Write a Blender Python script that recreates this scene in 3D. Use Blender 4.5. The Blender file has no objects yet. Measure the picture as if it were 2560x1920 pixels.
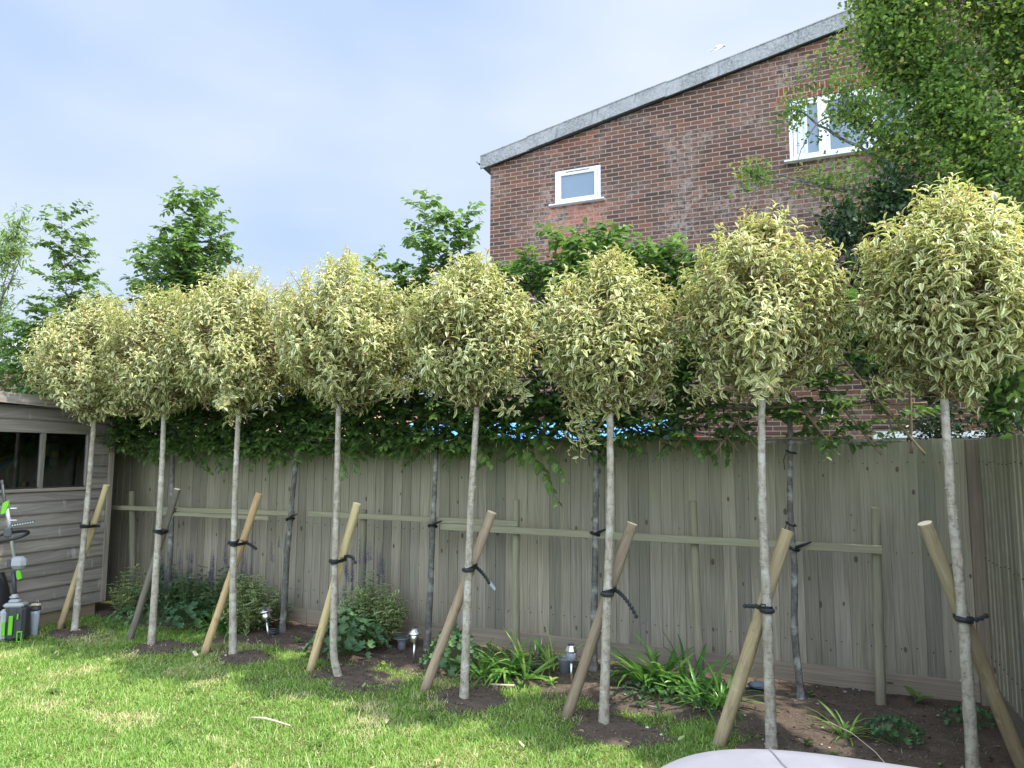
import bpy, math, random
import numpy as np
from math import radians, sin, cos, pi, sqrt
from mathutils import Matrix, Vector
SC = bpy.context.scene
COL = SC.collection

# ---------------------------------------------------------------- camera, world, sun, exposure
def arr(*a): return np.array(a, float)
YAW, PITCH, ROLL = radians(22.75), math.atan(180/1740), .005
fwd = arr(-sin(YAW)*cos(PITCH), cos(YAW)*cos(PITCH), sin(PITCH))
rgt = arr(cos(YAW), sin(YAW), 0)
upv = np.cross(rgt, fwd)
r2 = rgt*cos(ROLL)+upv*sin(ROLL); u2 = -rgt*sin(ROLL)+upv*cos(ROLL)
cam_d = bpy.data.cameras.new('camera'); cam = bpy.data.objects.new('camera', cam_d); COL.objects.link(cam)
cam_d.sensor_width = 36; cam_d.lens = 36*1740/2560; cam_d.clip_end = 600; cam_d.clip_start = .05
m = Matrix.Identity(4)
for i in range(3):
    m[i][0], m[i][1], m[i][2] = r2[i], u2[i], -fwd[i]
m[2][3] = 1.7
cam.matrix_world = m
SC.camera = cam

SUN_EL, SUN_AZ = radians(63), radians(1)       # azimuth from +X towards +Y
sdir = Vector((cos(SUN_EL)*cos(SUN_AZ), cos(SUN_EL)*sin(SUN_AZ), sin(SUN_EL)))
sl = bpy.data.lights.new('sun', 'SUN'); sl.energy = 4.4; sl.angle = radians(1.0); sl.color = (1, .95, .86)
so = bpy.data.objects.new('sun', sl); COL.objects.link(so)
so.rotation_euler = sdir.to_track_quat('Z', 'Y').to_euler()

w = bpy.data.worlds.new('World'); SC.world = w; w.use_nodes = True
nt = w.node_tree; nt.nodes.clear()
def wn(t, **k):
    n = nt.nodes.new(t)
    for a, b in k.items(): setattr(n, a, b)
    return n
sky = wn('ShaderNodeTexSky', sky_type='NISHITA', sun_disc=False, sun_elevation=SUN_EL, sun_rotation=radians(90)-SUN_AZ, dust_density=2.0, air_density=1.0)
bg1 = wn('ShaderNodeBackground'); bg1.inputs[1].default_value = .12
nt.links.new(sky.outputs[0], bg1.inputs[0])
bg2 = wn('ShaderNodeBackground'); bg2.inputs[1].default_value = .78
tc = wn('ShaderNodeTexCoord'); mp = wn('ShaderNodeMapping'); mp.inputs['Scale'].default_value = (1, 1, 2.4); mp.inputs['Rotation'].default_value = (.2, .1, .5)
nz = wn('ShaderNodeTexNoise'); nz.inputs['Scale'].default_value = 1.7; nz.inputs['Detail'].default_value = 4; nz.inputs['Roughness'].default_value = .42
nt.links.new(tc.outputs['Generated'], mp.inputs[0]); nt.links.new(mp.outputs[0], nz.inputs[0])
cr = wn('ShaderNodeValToRGB'); cr.color_ramp.elements[0].position = .34; cr.color_ramp.elements[0].color = (.53, .69, .96, 1)
cr.color_ramp.elements[1].position = .68; cr.color_ramp.elements[1].color = (.88, .94, 1.0, 1)
nt.links.new(nz.outputs[0], cr.inputs[0]); nt.links.new(cr.outputs[0], bg2.inputs[0])
# cloud strength raised sunward and behind the viewer, an added fill for shaded fronts
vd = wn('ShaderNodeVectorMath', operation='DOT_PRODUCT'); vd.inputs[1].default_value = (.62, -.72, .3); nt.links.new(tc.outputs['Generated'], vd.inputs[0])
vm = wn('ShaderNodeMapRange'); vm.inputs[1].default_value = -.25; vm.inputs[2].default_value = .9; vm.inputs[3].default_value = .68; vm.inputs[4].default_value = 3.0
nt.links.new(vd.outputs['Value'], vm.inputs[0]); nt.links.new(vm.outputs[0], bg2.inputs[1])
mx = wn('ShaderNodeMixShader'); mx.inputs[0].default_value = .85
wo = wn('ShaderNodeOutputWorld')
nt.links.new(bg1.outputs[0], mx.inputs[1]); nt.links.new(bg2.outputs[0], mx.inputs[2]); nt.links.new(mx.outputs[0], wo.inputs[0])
SC.view_settings.view_transform = 'Standard'; SC.view_settings.look = 'None'; SC.view_settings.gamma = 1
SC.view_settings.exposure = .70
SC.render.engine = 'CYCLES'
SC.cycles.max_bounces = 8; SC.cycles.transparent_max_bounces = 8

# ---------------------------------------------------------------- helpers: objects
def tag(o, label=None, cat=None, group=None, kind=None):
    if label: o['label'] = label
    if cat: o['category'] = cat
    if group: o['group'] = group
    if kind: o['kind'] = kind
    return o
def thing(name, label, cat, loc=(0, 0, 0), rz=0, group=None):
    o = bpy.data.objects.new(name, None); COL.objects.link(o); o.empty_display_size = .1
    o.location = loc; o.rotation_euler = (0, 0, rz)
    return tag(o, label, cat, group)
def mk(name, V, F, mat, parent=None, attrs=None, smooth=False):
    """V (n,3); F an (m,k) index array or a list of such arrays / lists"""
    me = bpy.data.meshes.new(name)
    V = np.asarray(V, np.float32)
    if isinstance(F, np.ndarray): F = [F]
    starts, totals, loops, s = [], [], [], 0
    for f in F:
        f = np.asarray(f, np.int32)
        if f.ndim == 1: f = f[None]
        n, k = f.shape
        loops.append(f.ravel()); starts.append(s+np.arange(n)*k); totals.append(np.full(n, k)); s += n*k
    loops = np.concatenate(loops); starts = np.concatenate(starts); totals = np.concatenate(totals)
    me.vertices.add(len(V)); me.vertices.foreach_set('co', V.ravel())
    me.loops.add(len(loops)); me.loops.foreach_set('vertex_index', loops.astype(np.int32))
    me.polygons.add(len(starts)); me.polygons.foreach_set('loop_start', starts.astype(np.int32))
    try: me.polygons.foreach_set('loop_total', totals.astype(np.int32))
    except Exception: pass
    me.polygons.foreach_set('use_smooth', np.full(len(starts), smooth))
    for k, a in (attrs or {}).items():
        at = me.attributes.new(k, 'FLOAT_VECTOR', 'POINT'); at.data.foreach_set('vector', np.asarray(a, np.float32).ravel())
    me.update(calc_edges=True); me.validate()
    me.materials.append(mat)
    o = bpy.data.objects.new(name, me); COL.objects.link(o)
    if parent: o.parent = parent
    return o
class G:
    """collects simple shapes into one mesh"""
    def __init__(s): s.V = []; s.F = []; s.A = []; s.n = 0
    def add(s, V, F, a=None):
        V = np.asarray(V, float)
        for f in F: s.F.append(np.asarray(f, np.int32)+s.n)
        s.V.append(V); s.n += len(V)
        s.A.append(np.zeros((len(V), 3)) if a is None else np.asarray(a, float)*np.ones((len(V), 3)))
        return s
    def box(s, c, d, rz=0, b=0, a=None, tilt=None):
        x, y, z = [v/2 for v in d]
        if b:
            def ring(hx, hy, c, zz): return [(hx, c-hy, zz), (hx, hy-c, zz), (hx-c, hy, zz), (c-hx, hy, zz), (-hx, hy-c, zz), (-hx, c-hy, zz), (c-hx, -hy, zz), (hx-c, -hy, zz)]
            V = np.array(ring(x-b, y-b, b*.5, -z)+ring(x, y, b, b-z)+ring(x, y, b, z-b)+ring(x-b, y-b, b*.5, z))
            F = [np.arange(7, -1, -1), np.arange(24, 32)]
            for r in range(3):
                for i in range(8): F.append([r*8+i, r*8+(i+1) % 8, r*8+8+(i+1) % 8, r*8+8+i])
        else:
            V = np.array([(i*x, j*y, k*z) for k in (-1, 1) for i, j in ((-1, -1), (1, -1), (1, 1), (-1, 1))])
            F = [[3, 2, 1, 0], [4, 5, 6, 7]]+[[i, (i+1) % 4, (i+1) % 4+4, i+4] for i in range(4)]
        if tilt is not None: V = V@np.array(Matrix.Rotation(tilt[0], 3, tilt[1])).T
        if rz: V = V@np.array(Matrix.Rotation(rz, 3, 'Z')).T
        return s.add(V+np.asarray(c, float), F, a)
    def tube(s, P, R, n=8, cap=True, a=None, flat=1.0):
        P = np.asarray(P, float); R = np.broadcast_to(np.asarray(R, float), (len(P),))
        T = np.gradient(P, axis=0); T /= np.linalg.norm(T, axis=1)[:, None]+1e-9
        ref = arr(0, 0, 1) if abs(T[0][2]) < .9 else arr(1, 0, 0)
        A = np.cross(T, ref); A /= np.linalg.norm(A, axis=1)[:, None]+1e-9; B = np.cross(T, A)
        th = np.arange(n)*2*pi/n
        V = (P[:, None]+(A[:, None]*np.cos(th)[None, :, None]+B[:, None]*np.sin(th)[None, :, None]*flat)*R[:, None, None]).reshape(-1, 3)
        k = len(P); i = np.arange(k-1)[:, None]*n; j = np.arange(n)[None]; j2 = (j+1) % n
        Q = np.stack([i+j, i+n+j, i+n+j2, i+j2], -1).reshape(-1, 4)
        F = [Q]
        if cap: F += [np.arange(n)[None], (np.arange(n)[::-1]+(k-1)*n)[None]]
        return s.add(V, F, a)
    def lathe(s, prof, c=(0, 0, 0), n=20, a=None, M=None):
        V = []; 
        for r, z in prof:
            for i in range(n): V.append((r*cos(2*pi*i/n), r*sin(2*pi*i/n), z))
        V = np.array(V)
        if M is not None: V = V@np.array(M).T
        F = []
        for k in range(len(prof)-1):
            for i in range(n): F.append([k*n+i, k*n+(i+1) % n, (k+1)*n+(i+1) % n, (k+1)*n+i])
        F.append(np.arange(n)[::-1]); F.append(np.arange(n)+(len(prof)-1)*n)
        return s.add(V+np.asarray(c, float), F, a)
    def prism(s, poly, c, ax, depth, a=None):
        """poly: 2D outline; ax: 3x3 rows = local u,v,w axes"""
        p = np.asarray(poly, float); n = len(p); ax = np.asarray(ax, float)
        V = np.vstack([p@ax[:2]-ax[2]*depth/2, p@ax[:2]+ax[2]*depth/2])+np.asarray(c, float)
        F = [np.arange(n)[::-1], np.arange(n)+n]+[[i, (i+1) % n, n+(i+1) % n, n+i] for i in range(n)]
        return s.add(V, F, a)
    def out(s, name, mat, parent=None, smooth=False, attr=None):
        fs = []
        small = [f for f in s.F if f.ndim == 1]; big = [f for f in s.F if f.ndim == 2]
        byk = {}
        for f in small: byk.setdefault(len(f), []).append(f)
        for k, v in byk.items(): fs.append(np.array(v))
        fs += big
        return mk(name, np.vstack(s.V), fs, mat, parent, {attr: np.vstack(s.A)} if attr else None, smooth)

# ---------------------------------------------------------------- helpers: materials
class NT:
    def __init__(s, name):
        s.m = bpy.data.materials.new(name); s.m.use_nodes = True; s.t = s.m.node_tree; s.t.nodes.clear()
    def n(s, t, ins=None, **k):
        x = s.t.nodes.new('ShaderNode'+t)
        for a, b in k.items(): setattr(x, a, b)
        for a, b in (ins or {}).items(): s.set(x.inputs[a], b)
        return x
    def set(s, sock, v):
        if isinstance(v, bpy.types.NodeSocket): s.t.links.new(v, sock)
        elif isinstance(v, bpy.types.Node): s.t.links.new(v.outputs[0], sock)
        else:
            try: sock.default_value = v
            except Exception: sock.default_value = tuple(v)+(1,)
    def math(s, op, a, b=None, c=None, clamp=False):
        x = s.n('Math', operation=op, use_clamp=clamp)
        for i, v in enumerate((a, b, c)):
            if v is not None: s.set(x.inputs[i], v)
        return x.outputs[0]
    def mix(s, f, a, b, mode='MIX'):
        x = s.n('Mix', data_type='RGBA', blend_type=mode)
        s.set(x.inputs[0], f); s.set(x.inputs[6], c4(a)); s.set(x.inputs[7], c4(b))
        return x.outputs[2]
    def ramp(s, f, stops):
        x = s.n('ValToRGB'); s.set(x.inputs[0], f); e = x.color_ramp.elements
        while len(e) < len(stops): e.new(.5)
        for i, (p, c) in enumerate(stops): e[i].position = p; e[i].color = c4(c) if not isinstance(c, (int, float)) else (c, c, c, 1)
        return x.outputs[0]
    def noise(s, vec, scale, detail=3, rough=.55, out=0, dist=0):
        x = s.n('TexNoise', {'Scale': scale, 'Detail': detail, 'Roughness': rough, 'Distortion': dist})
        if vec is not None: s.set(x.inputs['Vector'], vec)
        return x.outputs[out]
    def map(s, vec, scale=(1, 1, 1), loc=(0, 0, 0), rot=(0, 0, 0)):
        x = s.n('Mapping', {'Scale': scale, 'Location': loc, 'Rotation': rot}); s.set(x.inputs[0], vec); return x.outputs[0]
    def obj(s): return s.n('TexCoord').outputs['Object']
    def attr(s, name): return s.n('Attribute', attribute_name=name).outputs['Vector']
    def sep(s, v): x = s.n('SeparateXYZ'); s.set(x.inputs[0], v); return x.outputs
    def comb(s, *v):
        x = s.n('CombineXYZ')
        for i, q in enumerate(v): s.set(x.inputs[i], q)
        return x.outputs[0]
    def bump(s, h, st=.3, dist=.01):
        return s.n('Bump', {'Height': h, 'Strength': st, 'Distance': dist}).outputs[0]
    def pbr(s, col, rough=.7, metal=0, bump=None, spec=.4, extra=None):
        b = s.n('BsdfPrincipled'); s.set(b.inputs['Base Color'], c4(col)); s.set(b.inputs['Roughness'], rough); s.set(b.inputs['Metallic'], metal)
        s.set(b.inputs['Specular IOR Level'], spec)
        if bump is not None: s.set(b.inputs['Normal'], bump)
        for k, v in (extra or {}).items(): s.set(b.inputs[k], v)
        return b.outputs[0]
    def done(s, sh):
        o = s.n('OutputMaterial'); s.t.links.new(sh, o.inputs[0]); return s.m
def c4(c):
    if isinstance(c, (tuple, list)) and len(c) == 3: return tuple(c)+(1,)
    return c
def plain(name, col, rough=.6, metal=0, var=.15, scale=20, spec=.4, bump=.1):
    t = NT(name); o = t.obj(); f = t.noise(o, scale, 4)
    c = t.mix(f, tuple(v*(1-var) for v in col), tuple(min(1, v*(1+var)) for v in col))
    return t.done(t.pbr(c, rough, metal, t.bump(t.noise(o, scale*3, 3), bump, .004), spec))

def foliage_mat(name, cols, margin=None, mw=.5, trans=.3, rough=.45, new=None, vein=.25, tb=1.5):
    """cols: ramp of leaf colours picked by each leaf's own random value"""
    t = NT(name); L = t.attr('leaf'); u, v, r = t.sep(L)[:3]; T = t.sep(t.attr('tint'))
    c = t.ramp(r, [(i/(len(cols)-1) if len(cols) > 1 else 0, k) for i, k in enumerate(cols)])
    au = t.math('ABSOLUTE', u)
    vn = t.math('SUBTRACT', 1, t.math('MULTIPLY', au, 6), clamp=True)
    if margin:
        n = t.noise(t.comb(t.math('MULTIPLY', u, 2), t.math('MULTIPLY', v, 5), t.math('MULTIPLY', r, 60)), 1.0, 2)
        e = t.math('ADD', au, t.math('MULTIPLY', t.math('SUBTRACT', n, .5), .9))
        mk_ = t.ramp(e, [(mw-.07, 0.), (mw+.07, 1.)])
        mc = t.ramp(T[0], [(i/(len(margin)-1), k) for i, k in enumerate(margin)])
        c = t.mix(mk_, c, mc)
    c = t.mix(t.math('MULTIPLY', vn, vein), c, (.55, .6, .3))
    if new: c = t.mix(T[1], c, new)
    b = t.pbr(c, rough, spec=.35)
    tr = t.n('BsdfTranslucent'); t.set(tr.inputs[0], t.mix(1.0, c, (tb, tb*1.02, tb*.7), 'MULTIPLY'))
    ms = t.n('MixShader', {0: trans}); t.set(ms.inputs[1], b); t.set(ms.inputs[2], tr.outputs[0])
    return t.done(ms.outputs[0])

def bark_mat(name, c1, c2, c3, sc=30, stripes=True):
    t = NT(name); o = t.obj()
    a = t.noise(t.map(o, (1, 1, .35)), sc, 5, .65); b = t.noise(o, sc*.25, 3)
    c = t.mix(t.ramp(a, [(.35, 0.), (.65, 1.)]), c1, c2); c = t.mix(t.ramp(b, [(.5, 0.), (.68, 1.)]), c, c3); b2 = t.noise(o, sc*.8, 5, .75); c = t.mix(t.ramp(b2, [(.5, 0.), (.62, .6)]), c, tuple(v*.5 for v in c1))
    if stripes:
        q = t.noise(t.map(o, (.3, .3, 6)), sc*.6, 2)
        c = t.mix(t.math('MULTIPLY', t.ramp(q, [(.6, 0.), (.7, 1.)]), .35), c, tuple(v*.4 for v in c1))
    return t.done(t.pbr(c, .9, bump=t.bump(a, .5, .006), spec=.2))

def timber_mat(name, c1, c2, knot=(.06, .04, .03), green=None, gz=(1.0, 1.9), axis='pl', grain=(70, 2.2), kn=1.0, rough=.85, var=.5, spec=.2, streak=None, mud=False):
    """planks carry 'pl' = (across + random offset, along, random)"""
    t = NT(name); P = t.attr(axis); x, y, r = t.sep(P)[:3]
    xo = t.math('ADD', x, t.math('MULTIPLY', r, 37.0)); yo = t.math('ADD', y, t.math('MULTIPLY', r, 91.0))
    wv = t.noise(t.comb(t.math('MULTIPLY', xo, 4), t.math('MULTIPLY', yo, 1.2), 0), 1.0, 2)
    gx = t.math('ADD', t.math('MULTIPLY', xo, grain[0]), t.math('MULTIPLY', wv, 7))
    g = t.noise(t.comb(gx, t.math('MULTIPLY', yo, grain[1]), r), 1.0, 4, .6)
    g2 = t.noise(t.comb(t.math('MULTIPLY', gx, 3), t.math('MULTIPLY', yo, grain[1]*2), r), 1.0, 3, .6)
    c = t.mix(t.ramp(g, [(.3, 0.), (.7, 1.)]), c1, c2)
    c = t.mix(t.math('MULTIPLY', t.ramp(g2, [(.45, 0.), (.75, 1.)]), .35), c, tuple(v*.5 for v in c1))
    c = t.mix(1.0, c, t.ramp(t.math('FRACT', t.math('MULTIPLY', r, 7.3)), [(0, (1-var*.75, 1-var*.7, 1-var*.65)), (.35, (1, .98, .93)), (.6, (1, 1.0, 1.02)), (1, (1+var*.5, 1+var*.44, 1+var*.34))]), 'MULTIPLY')
    big = t.noise(t.comb(xo, t.math('MULTIPLY', yo, .8), 0), 1.3, 3)
    c = t.mix(t.math('MULTIPLY', big, .5), c, tuple(v*.62 for v in c1))
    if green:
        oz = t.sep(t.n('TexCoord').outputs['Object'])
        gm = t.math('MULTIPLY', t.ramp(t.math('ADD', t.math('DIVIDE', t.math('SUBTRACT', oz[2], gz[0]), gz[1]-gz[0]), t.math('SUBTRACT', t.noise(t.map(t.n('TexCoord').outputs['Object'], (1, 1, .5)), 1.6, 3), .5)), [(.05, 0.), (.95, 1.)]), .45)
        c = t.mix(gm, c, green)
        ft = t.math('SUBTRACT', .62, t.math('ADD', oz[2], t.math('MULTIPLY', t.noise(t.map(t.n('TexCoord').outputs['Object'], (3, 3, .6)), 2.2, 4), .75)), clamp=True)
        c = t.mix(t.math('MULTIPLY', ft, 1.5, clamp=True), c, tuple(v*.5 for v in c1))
    vo = t.n('TexVoronoi', {'Scale': 1.0, 'Randomness': 1.0}, feature='F1')
    t.set(vo.inputs['Vector'], t.comb(t.math('MULTIPLY', xo, 14), t.math('MULTIPLY', yo, 7.5), 0))
    sepc = t.n('SeparateColor'); t.set(sepc.inputs[0], vo.outputs['Color'])
    rad = t.math('MULTIPLY', t.math('SUBTRACT', sepc.outputs[0], 1-.36*kn, clamp=True), .42)
    km = t.math('MULTIPLY', t.math('SUBTRACT', rad, t.math('MULTIPLY', vo.outputs['Distance'], 1.0)), 22, clamp=True)
    c = t.mix(t.math('MULTIPLY', km, .88), c, knot)
    if streak:
        sk = t.noise(t.comb(t.math('MULTIPLY', xo, 3), t.math('MULTIPLY', yo, 9), 3), 1.0, 3)
        c = t.mix(t.ramp(sk, [(.62, 0.), (.78, .75)]), c, streak)
    c = t.mix(t.math('LESS_THAN', r, -1), c, (.03, .025, .02))
    if mud:
        nm = t.noise(t.comb(t.math('MULTIPLY', xo, 30), t.math('MULTIPLY', yo, 8), 1), 1.0, 4, .7)
        c = t.mix(t.math('MULTIPLY', t.math('SUBTRACT', .30, t.math('ADD', y, t.math('MULTIPLY', nm, .3)), clamp=True), 6, clamp=True), c, (.10, .075, .055))
        ck = t.noise(t.comb(t.math('MULTIPLY', xo, 140), t.math('MULTIPLY', yo, 2.5), 2), 1.0, 2)
        c = t.mix(t.ramp(ck, [(.70, 0.), (.74, .8)]), c, (.07, .045, .03))
        sp_ = t.noise(t.comb(t.math('MULTIPLY', xo, 12), t.math('MULTIPLY', yo, 5), 9), 1.0, 5, .7)
        c = t.mix(t.ramp(sp_, [(.56, 0.), (.66, .5)]), c, tuple(v*.45 for v in c1))
    return t.done(t.pbr(c, rough, bump=t.bump(t.math('ADD', g, t.math('MULTIPLY', g2, .5)), .35, .004), spec=spec))

def brick_mat(name, ramp, mortar, patches=(), eff=.25, bw=.225, bh=.075, off=0.):
    t = NT(name); o = t.obj(); x, y, z = t.sep(o)[:3]
    hx = t.math('ADD', x, t.math('ADD', y, off))                 # works for walls facing X or Y
    row = t.math('FLOOR', t.math('DIVIDE', z, bh))
    sh = t.math('MULTIPLY', t.math('MODULO', t.math('ADD', row, 1000), 2), .5)
    ux = t.math('ADD', t.math('DIVIDE', hx, bw), sh); colu = t.math('FLOOR', ux)
    fx = t.math('MULTIPLY', t.math('FRACT', ux), bw); fz = t.math('MULTIPLY', t.math('FRACT', t.math('DIVIDE', z, bh)), bh)
    wob = t.math('MULTIPLY', t.math('SUBTRACT', t.noise(o, 25, 2), .5), .006)
    ex = t.math('MINIMUM', fx, t.math('SUBTRACT', bw, fx)); ez = t.math('MINIMUM', fz, t.math('SUBTRACT', bh, fz))
    e = t.math('ADD', t.math('MINIMUM', ex, ez), wob)
    mm = t.math('MULTIPLY', t.math('SUBTRACT', e, .0052), 400, clamp=True)
    w1 = t.n('TexWhiteNoise', noise_dimensions='3D'); t.set(w1.inputs['Vector'], t.comb(colu, row, 0))
    w2 = t.n('TexWhiteNoise', noise_dimensions='3D'); t.set(w2.inputs['Vector'], t.comb(colu, row, 7))
    big = t.noise(o, .35, 3)
    f = t.math('ADD', t.math('MULTIPLY', w1.outputs[0], .85), t.math('MULTIPLY', t.math('SUBTRACT', big, .42), .55))
    c = t.ramp(f, ramp)
    c = t.mix(1.0, c, t.ramp(w2.outputs[0], [(0, (.82,)*3), (1, (1.15,)*3)]), 'MULTIPLY')
    sp = t.noise(o, 90, 4, .7); c = t.mix(t.ramp(sp, [(.35, .45), (.62, 0.)]), c, (.035, .025, .025))
    for (x0, x1, z0, z1, pc, st) in patches:
        mskx = t.math('MULTIPLY', t.math('GREATER_THAN', colu, (x0+11.4+off)/bw+.2), t.math('LESS_THAN', colu, (x1+11.4+off)/bw))
        mskz = t.math('MULTIPLY', t.math('GREATER_THAN', z, z0), t.math('LESS_THAN', z, z1))
        pm = t.math('MULTIPLY', t.math('MULTIPLY', mskx, mskz), t.math('MULTIPLY', t.math('GREATER_THAN', w2.outputs[0], .12), st))
        c = t.mix(pm, c, t.mix(w1.outputs[0], pc, tuple(v*1.5 for v in pc)))
    ef = t.noise(o, .9, 5, .6); ef2 = t.noise(o, 14, 4, .7)
    c = t.mix(t.math('MULTIPLY', t.math('MULTIPLY', t.ramp(ef, [(.48, 0.), (.68, 1.)]), t.ramp(ef2, [(.42, 0.), (.66, 1.)])), eff*2), c, (.42, .34, .29))
    mc = t.mix(t.noise(o, 8, 4), mortar, tuple(v*.75 for v in mortar))
    c = t.mix(mm, mc, c)
    return t.done(t.pbr(c, .9, bump=t.bump(t.math('ADD', mm, t.math('MULTIPLY', sp, .25)), .35, .004), spec=.15))

def glass_mat(name, tint=(.9, .95, 1), back=None):
    t = NT(name); fr = t.n('Fresnel', {'IOR': 1.5}); gl = t.n('BsdfGlossy', {'Roughness': .02, 'Color': (1, 1, 1, 1)}); tr = t.n('BsdfTransparent', {'Color': c4(tint)})
    ms = t.n('MixShader'); t.set(ms.inputs[0], t.math('MULTIPLY', fr, 1.6, clamp=True)); t.set(ms.inputs[1], tr.outputs[0]); t.set(ms.inputs[2], gl.outputs[0])
    return t.done(ms.outputs[0])

# ---------------------------------------------------------------- helpers: leaves
def nrm(a): return a/(np.linalg.norm(a, axis=-1, keepdims=True)+1e-9)
PROF = {'lance': ([0, .22, .52, .8, 1.], [.12, .82, 1., .62, .04]),
        'ovate': ([0, .2, .5, .8, 1.], [.15, .95, 1., .55, .03]),
        'small': ([0, .45, 1.], [.15, 1., .1]),
        'lobed': ([0, .3, .5, .75, 1.], [.1, .8, .55, 1., .35]),
        'strap': ([0, .2, .45, .7, .88, 1.], [.75, 1., 1., .85, .5, .05]),
        'blade': ([0, .5, 1.], [1., .8, .08])}
def leaves(P, D, U, L, W, curl=.3, fold=.25, prof='lance', r=None, tint=None, rng=None, wave=0):
    n = len(P); t, wp = map(np.array, PROF[prof]); K = len(t)
    D = nrm(D); S = nrm(np.cross(D, U)); N = np.cross(S, D)
    L = np.broadcast_to(L, (n,)); W = np.broadcast_to(W, (n,)); curl = np.broadcast_to(curl, (n,))
    # arc of total bend 'curl'*2 radians
    th = 2*curl[:, None]*t[None]
    kk = np.where(np.abs(curl) < 1e-3, 1e-3, curl)[:, None]*2
    along = L[:, None]*np.sin(th)/kk; down = -L[:, None]*(1-np.cos(th))/kk
    C = P[:, None]+D[:, None]*along[..., None]+N[:, None]*down[..., None]
    Nl = N[:, None]*np.cos(th)[..., None]+D[:, None]*np.sin(th)[..., None]
    hw = (W[:, None]*wp[None]/2)[..., None]
    off = S[:, None]*hw; lift = Nl*hw*fold
    wv = 0
    V = np.stack([C-off+lift, C, C+off+lift], 2)
    V = V.reshape(-1, 3)
    b = (np.arange(n)*K*3)[:, None, None]; k = (np.arange(K-1)*3)[None, :, None]
    q = b+k+np.array([[0, 1, 4, 3], [1, 2, 5, 4]]).reshape(1, 1, 8)
    F = q.reshape(-1, 4)
    if r is None: r = rng.random(n)
    if tint is None: tint = np.stack([rng.random(n), np.zeros(n), np.zeros(n)], 1)
    A = np.zeros((n, K, 3, 3)); A[..., 0] = np.array([-1, 0, 1]); A[..., 1] = t[None, :, None]; A[..., 2] = r[:, None, None]
    T = np.broadcast_to(tint[:, None, None, :], (n, K, 3, 3))
    return V, F, A.reshape(-1, 3), T.reshape(-1, 3)
class Leaves:
    def __init__(s): s.b = []
    def add(s, *a, **k): s.b.append(leaves(*a, **k))
    def out(s, name, mat, parent=None):
        o = 0; Fs = []
        for b in s.b: Fs.append(b[1]+o); o += len(b[0])
        return mk(name, np.vstack([b[0] for b in s.b]), np.vstack(Fs), mat, parent,
                  {'leaf': np.vstack([b[2] for b in s.b]), 'tint': np.vstack([b[3] for b in s.b])}, smooth=True)
def curve(a, b, bend, n=6):
    a, b, bend = map(lambda q: np.asarray(q, float), (a, b, bend)); t = np.linspace(0, 1, n)[:, None]
    return a*(1-t)+b*t+bend*4*t*(1-t)
def smooth_noise(x, y, seed=0):
    """cheap value noise on arrays"""
    def h(i, j): return (np.sin(i*127.1+j*311.7+seed*74.7)*43758.5453) % 1
    i, j = np.floor(x), np.floor(y); fx, fy = x-i, y-j; fx = fx*fx*(3-2*fx); fy = fy*fy*(3-2*fy)
    return (h(i, j)*(1-fx)+h(i+1, j)*fx)*(1-fy)+(h(i, j+1)*(1-fx)+h(i+1, j+1)*fx)*fy
def fbm(x, y, seed=0, o=4): return sum(smooth_noise(x*2**k, y*2**k, seed+k)/2**k for k in range(o))/sum(1/2**k for k in range(o))

# ================================================================ SETTING
M = {}
# ---- lawn sheet
t = NT('lawn_ground'); o = t.obj(); a = t.noise(o, 2.2, 5); b = t.noise(o, 60, 4, .7)
c = t.mix(t.ramp(a, [(.35, 0.), (.7, 1.)]), (.075, .115, .028), (.20, .19, .075)); c = t.mix(t.ramp(b, [(.4, 0.), (.7, 1.)]), c, (.045, .05, .02))
M['lawn'] = t.done(t.pbr(c, .95, bump=t.bump(b, .6, .02), spec=.1))
gx = np.linspace(-60, 60, 61); gy = np.linspace(-20, 100, 61)
V = np.array([(x, y, 0) for y in gy for x in gx]); n = 61
F = np.array([[j*n+i, j*n+i+1, (j+1)*n+i+1, (j+1)*n+i] for j in range(n-1) for i in range(n-1)])
tag(mk('lawn', V, F, M['lawn']), kind='structure')

# ---- soil bed
TREES = [(-6.52, 4.73), (-5.44, 4.68), (-4.56, 4.75), (-3.37, 4.63), (-2.27, 4.57), (-1.24, 4.49), (-.24, 4.51), (.76, 4.51)]
def bed_mask(X, Y):
    """>0 inside the soil bed and the dug circles round the trees"""
    yb = np.interp(X, [-7, -5.3, -4.9, -3.9, -3.2, -2.0, -1.2, -.8, -.45, 0, .35, .8, 1.1], [5.22, 5.2, 5.02, 4.98, 4.92, 4.92, 4.74, 4.82, 4.68, 4.42, 4.28, 4.1, 4.0])
    d = (Y-yb)*1.0
    for i, (tx, ty) in enumerate(TREES):
        rr = sqrt(1); ex = .33 if i < 6 else .40
        d = np.maximum(d, .8*(1-np.sqrt(((X-tx-.06)/ex)**2+((Y-ty+.02)/.24)**2))*.27)
    return d+(fbm(X*3.2+40, Y*3.2+9, 3)-.5)*.34+(fbm(X*11, Y*11, 13)-.5)*.12-.012+np.where((Y > 4.55) & (X > -5.2), (fbm(X*5+3, Y*5, 91)-.36)*.42, 0)*np.clip((Y-4.55)*4, 0, 1)
xs = np.arange(-7.3, 1.18, .02); ys = np.arange(3.7, 5.9, .02)
X, Y = np.meshgrid(xs, ys); D = bed_mask(X, Y)
h = np.clip(D*.16, -.05, .018)+(fbm(X*7, Y*7, 5, 4)-.5)*.035+(fbm(X*38, Y*38, 8, 2)-.5)*.016-.002
V = np.stack([X, Y, h], -1).reshape(-1, 3); nx = len(xs); ny = len(ys)
i = np.arange(nx-1)[None]+np.arange(ny-1)[:, None]*nx; F = np.stack([i, i+1, i+1+nx, i+nx], -1).reshape(-1, 4)
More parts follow.
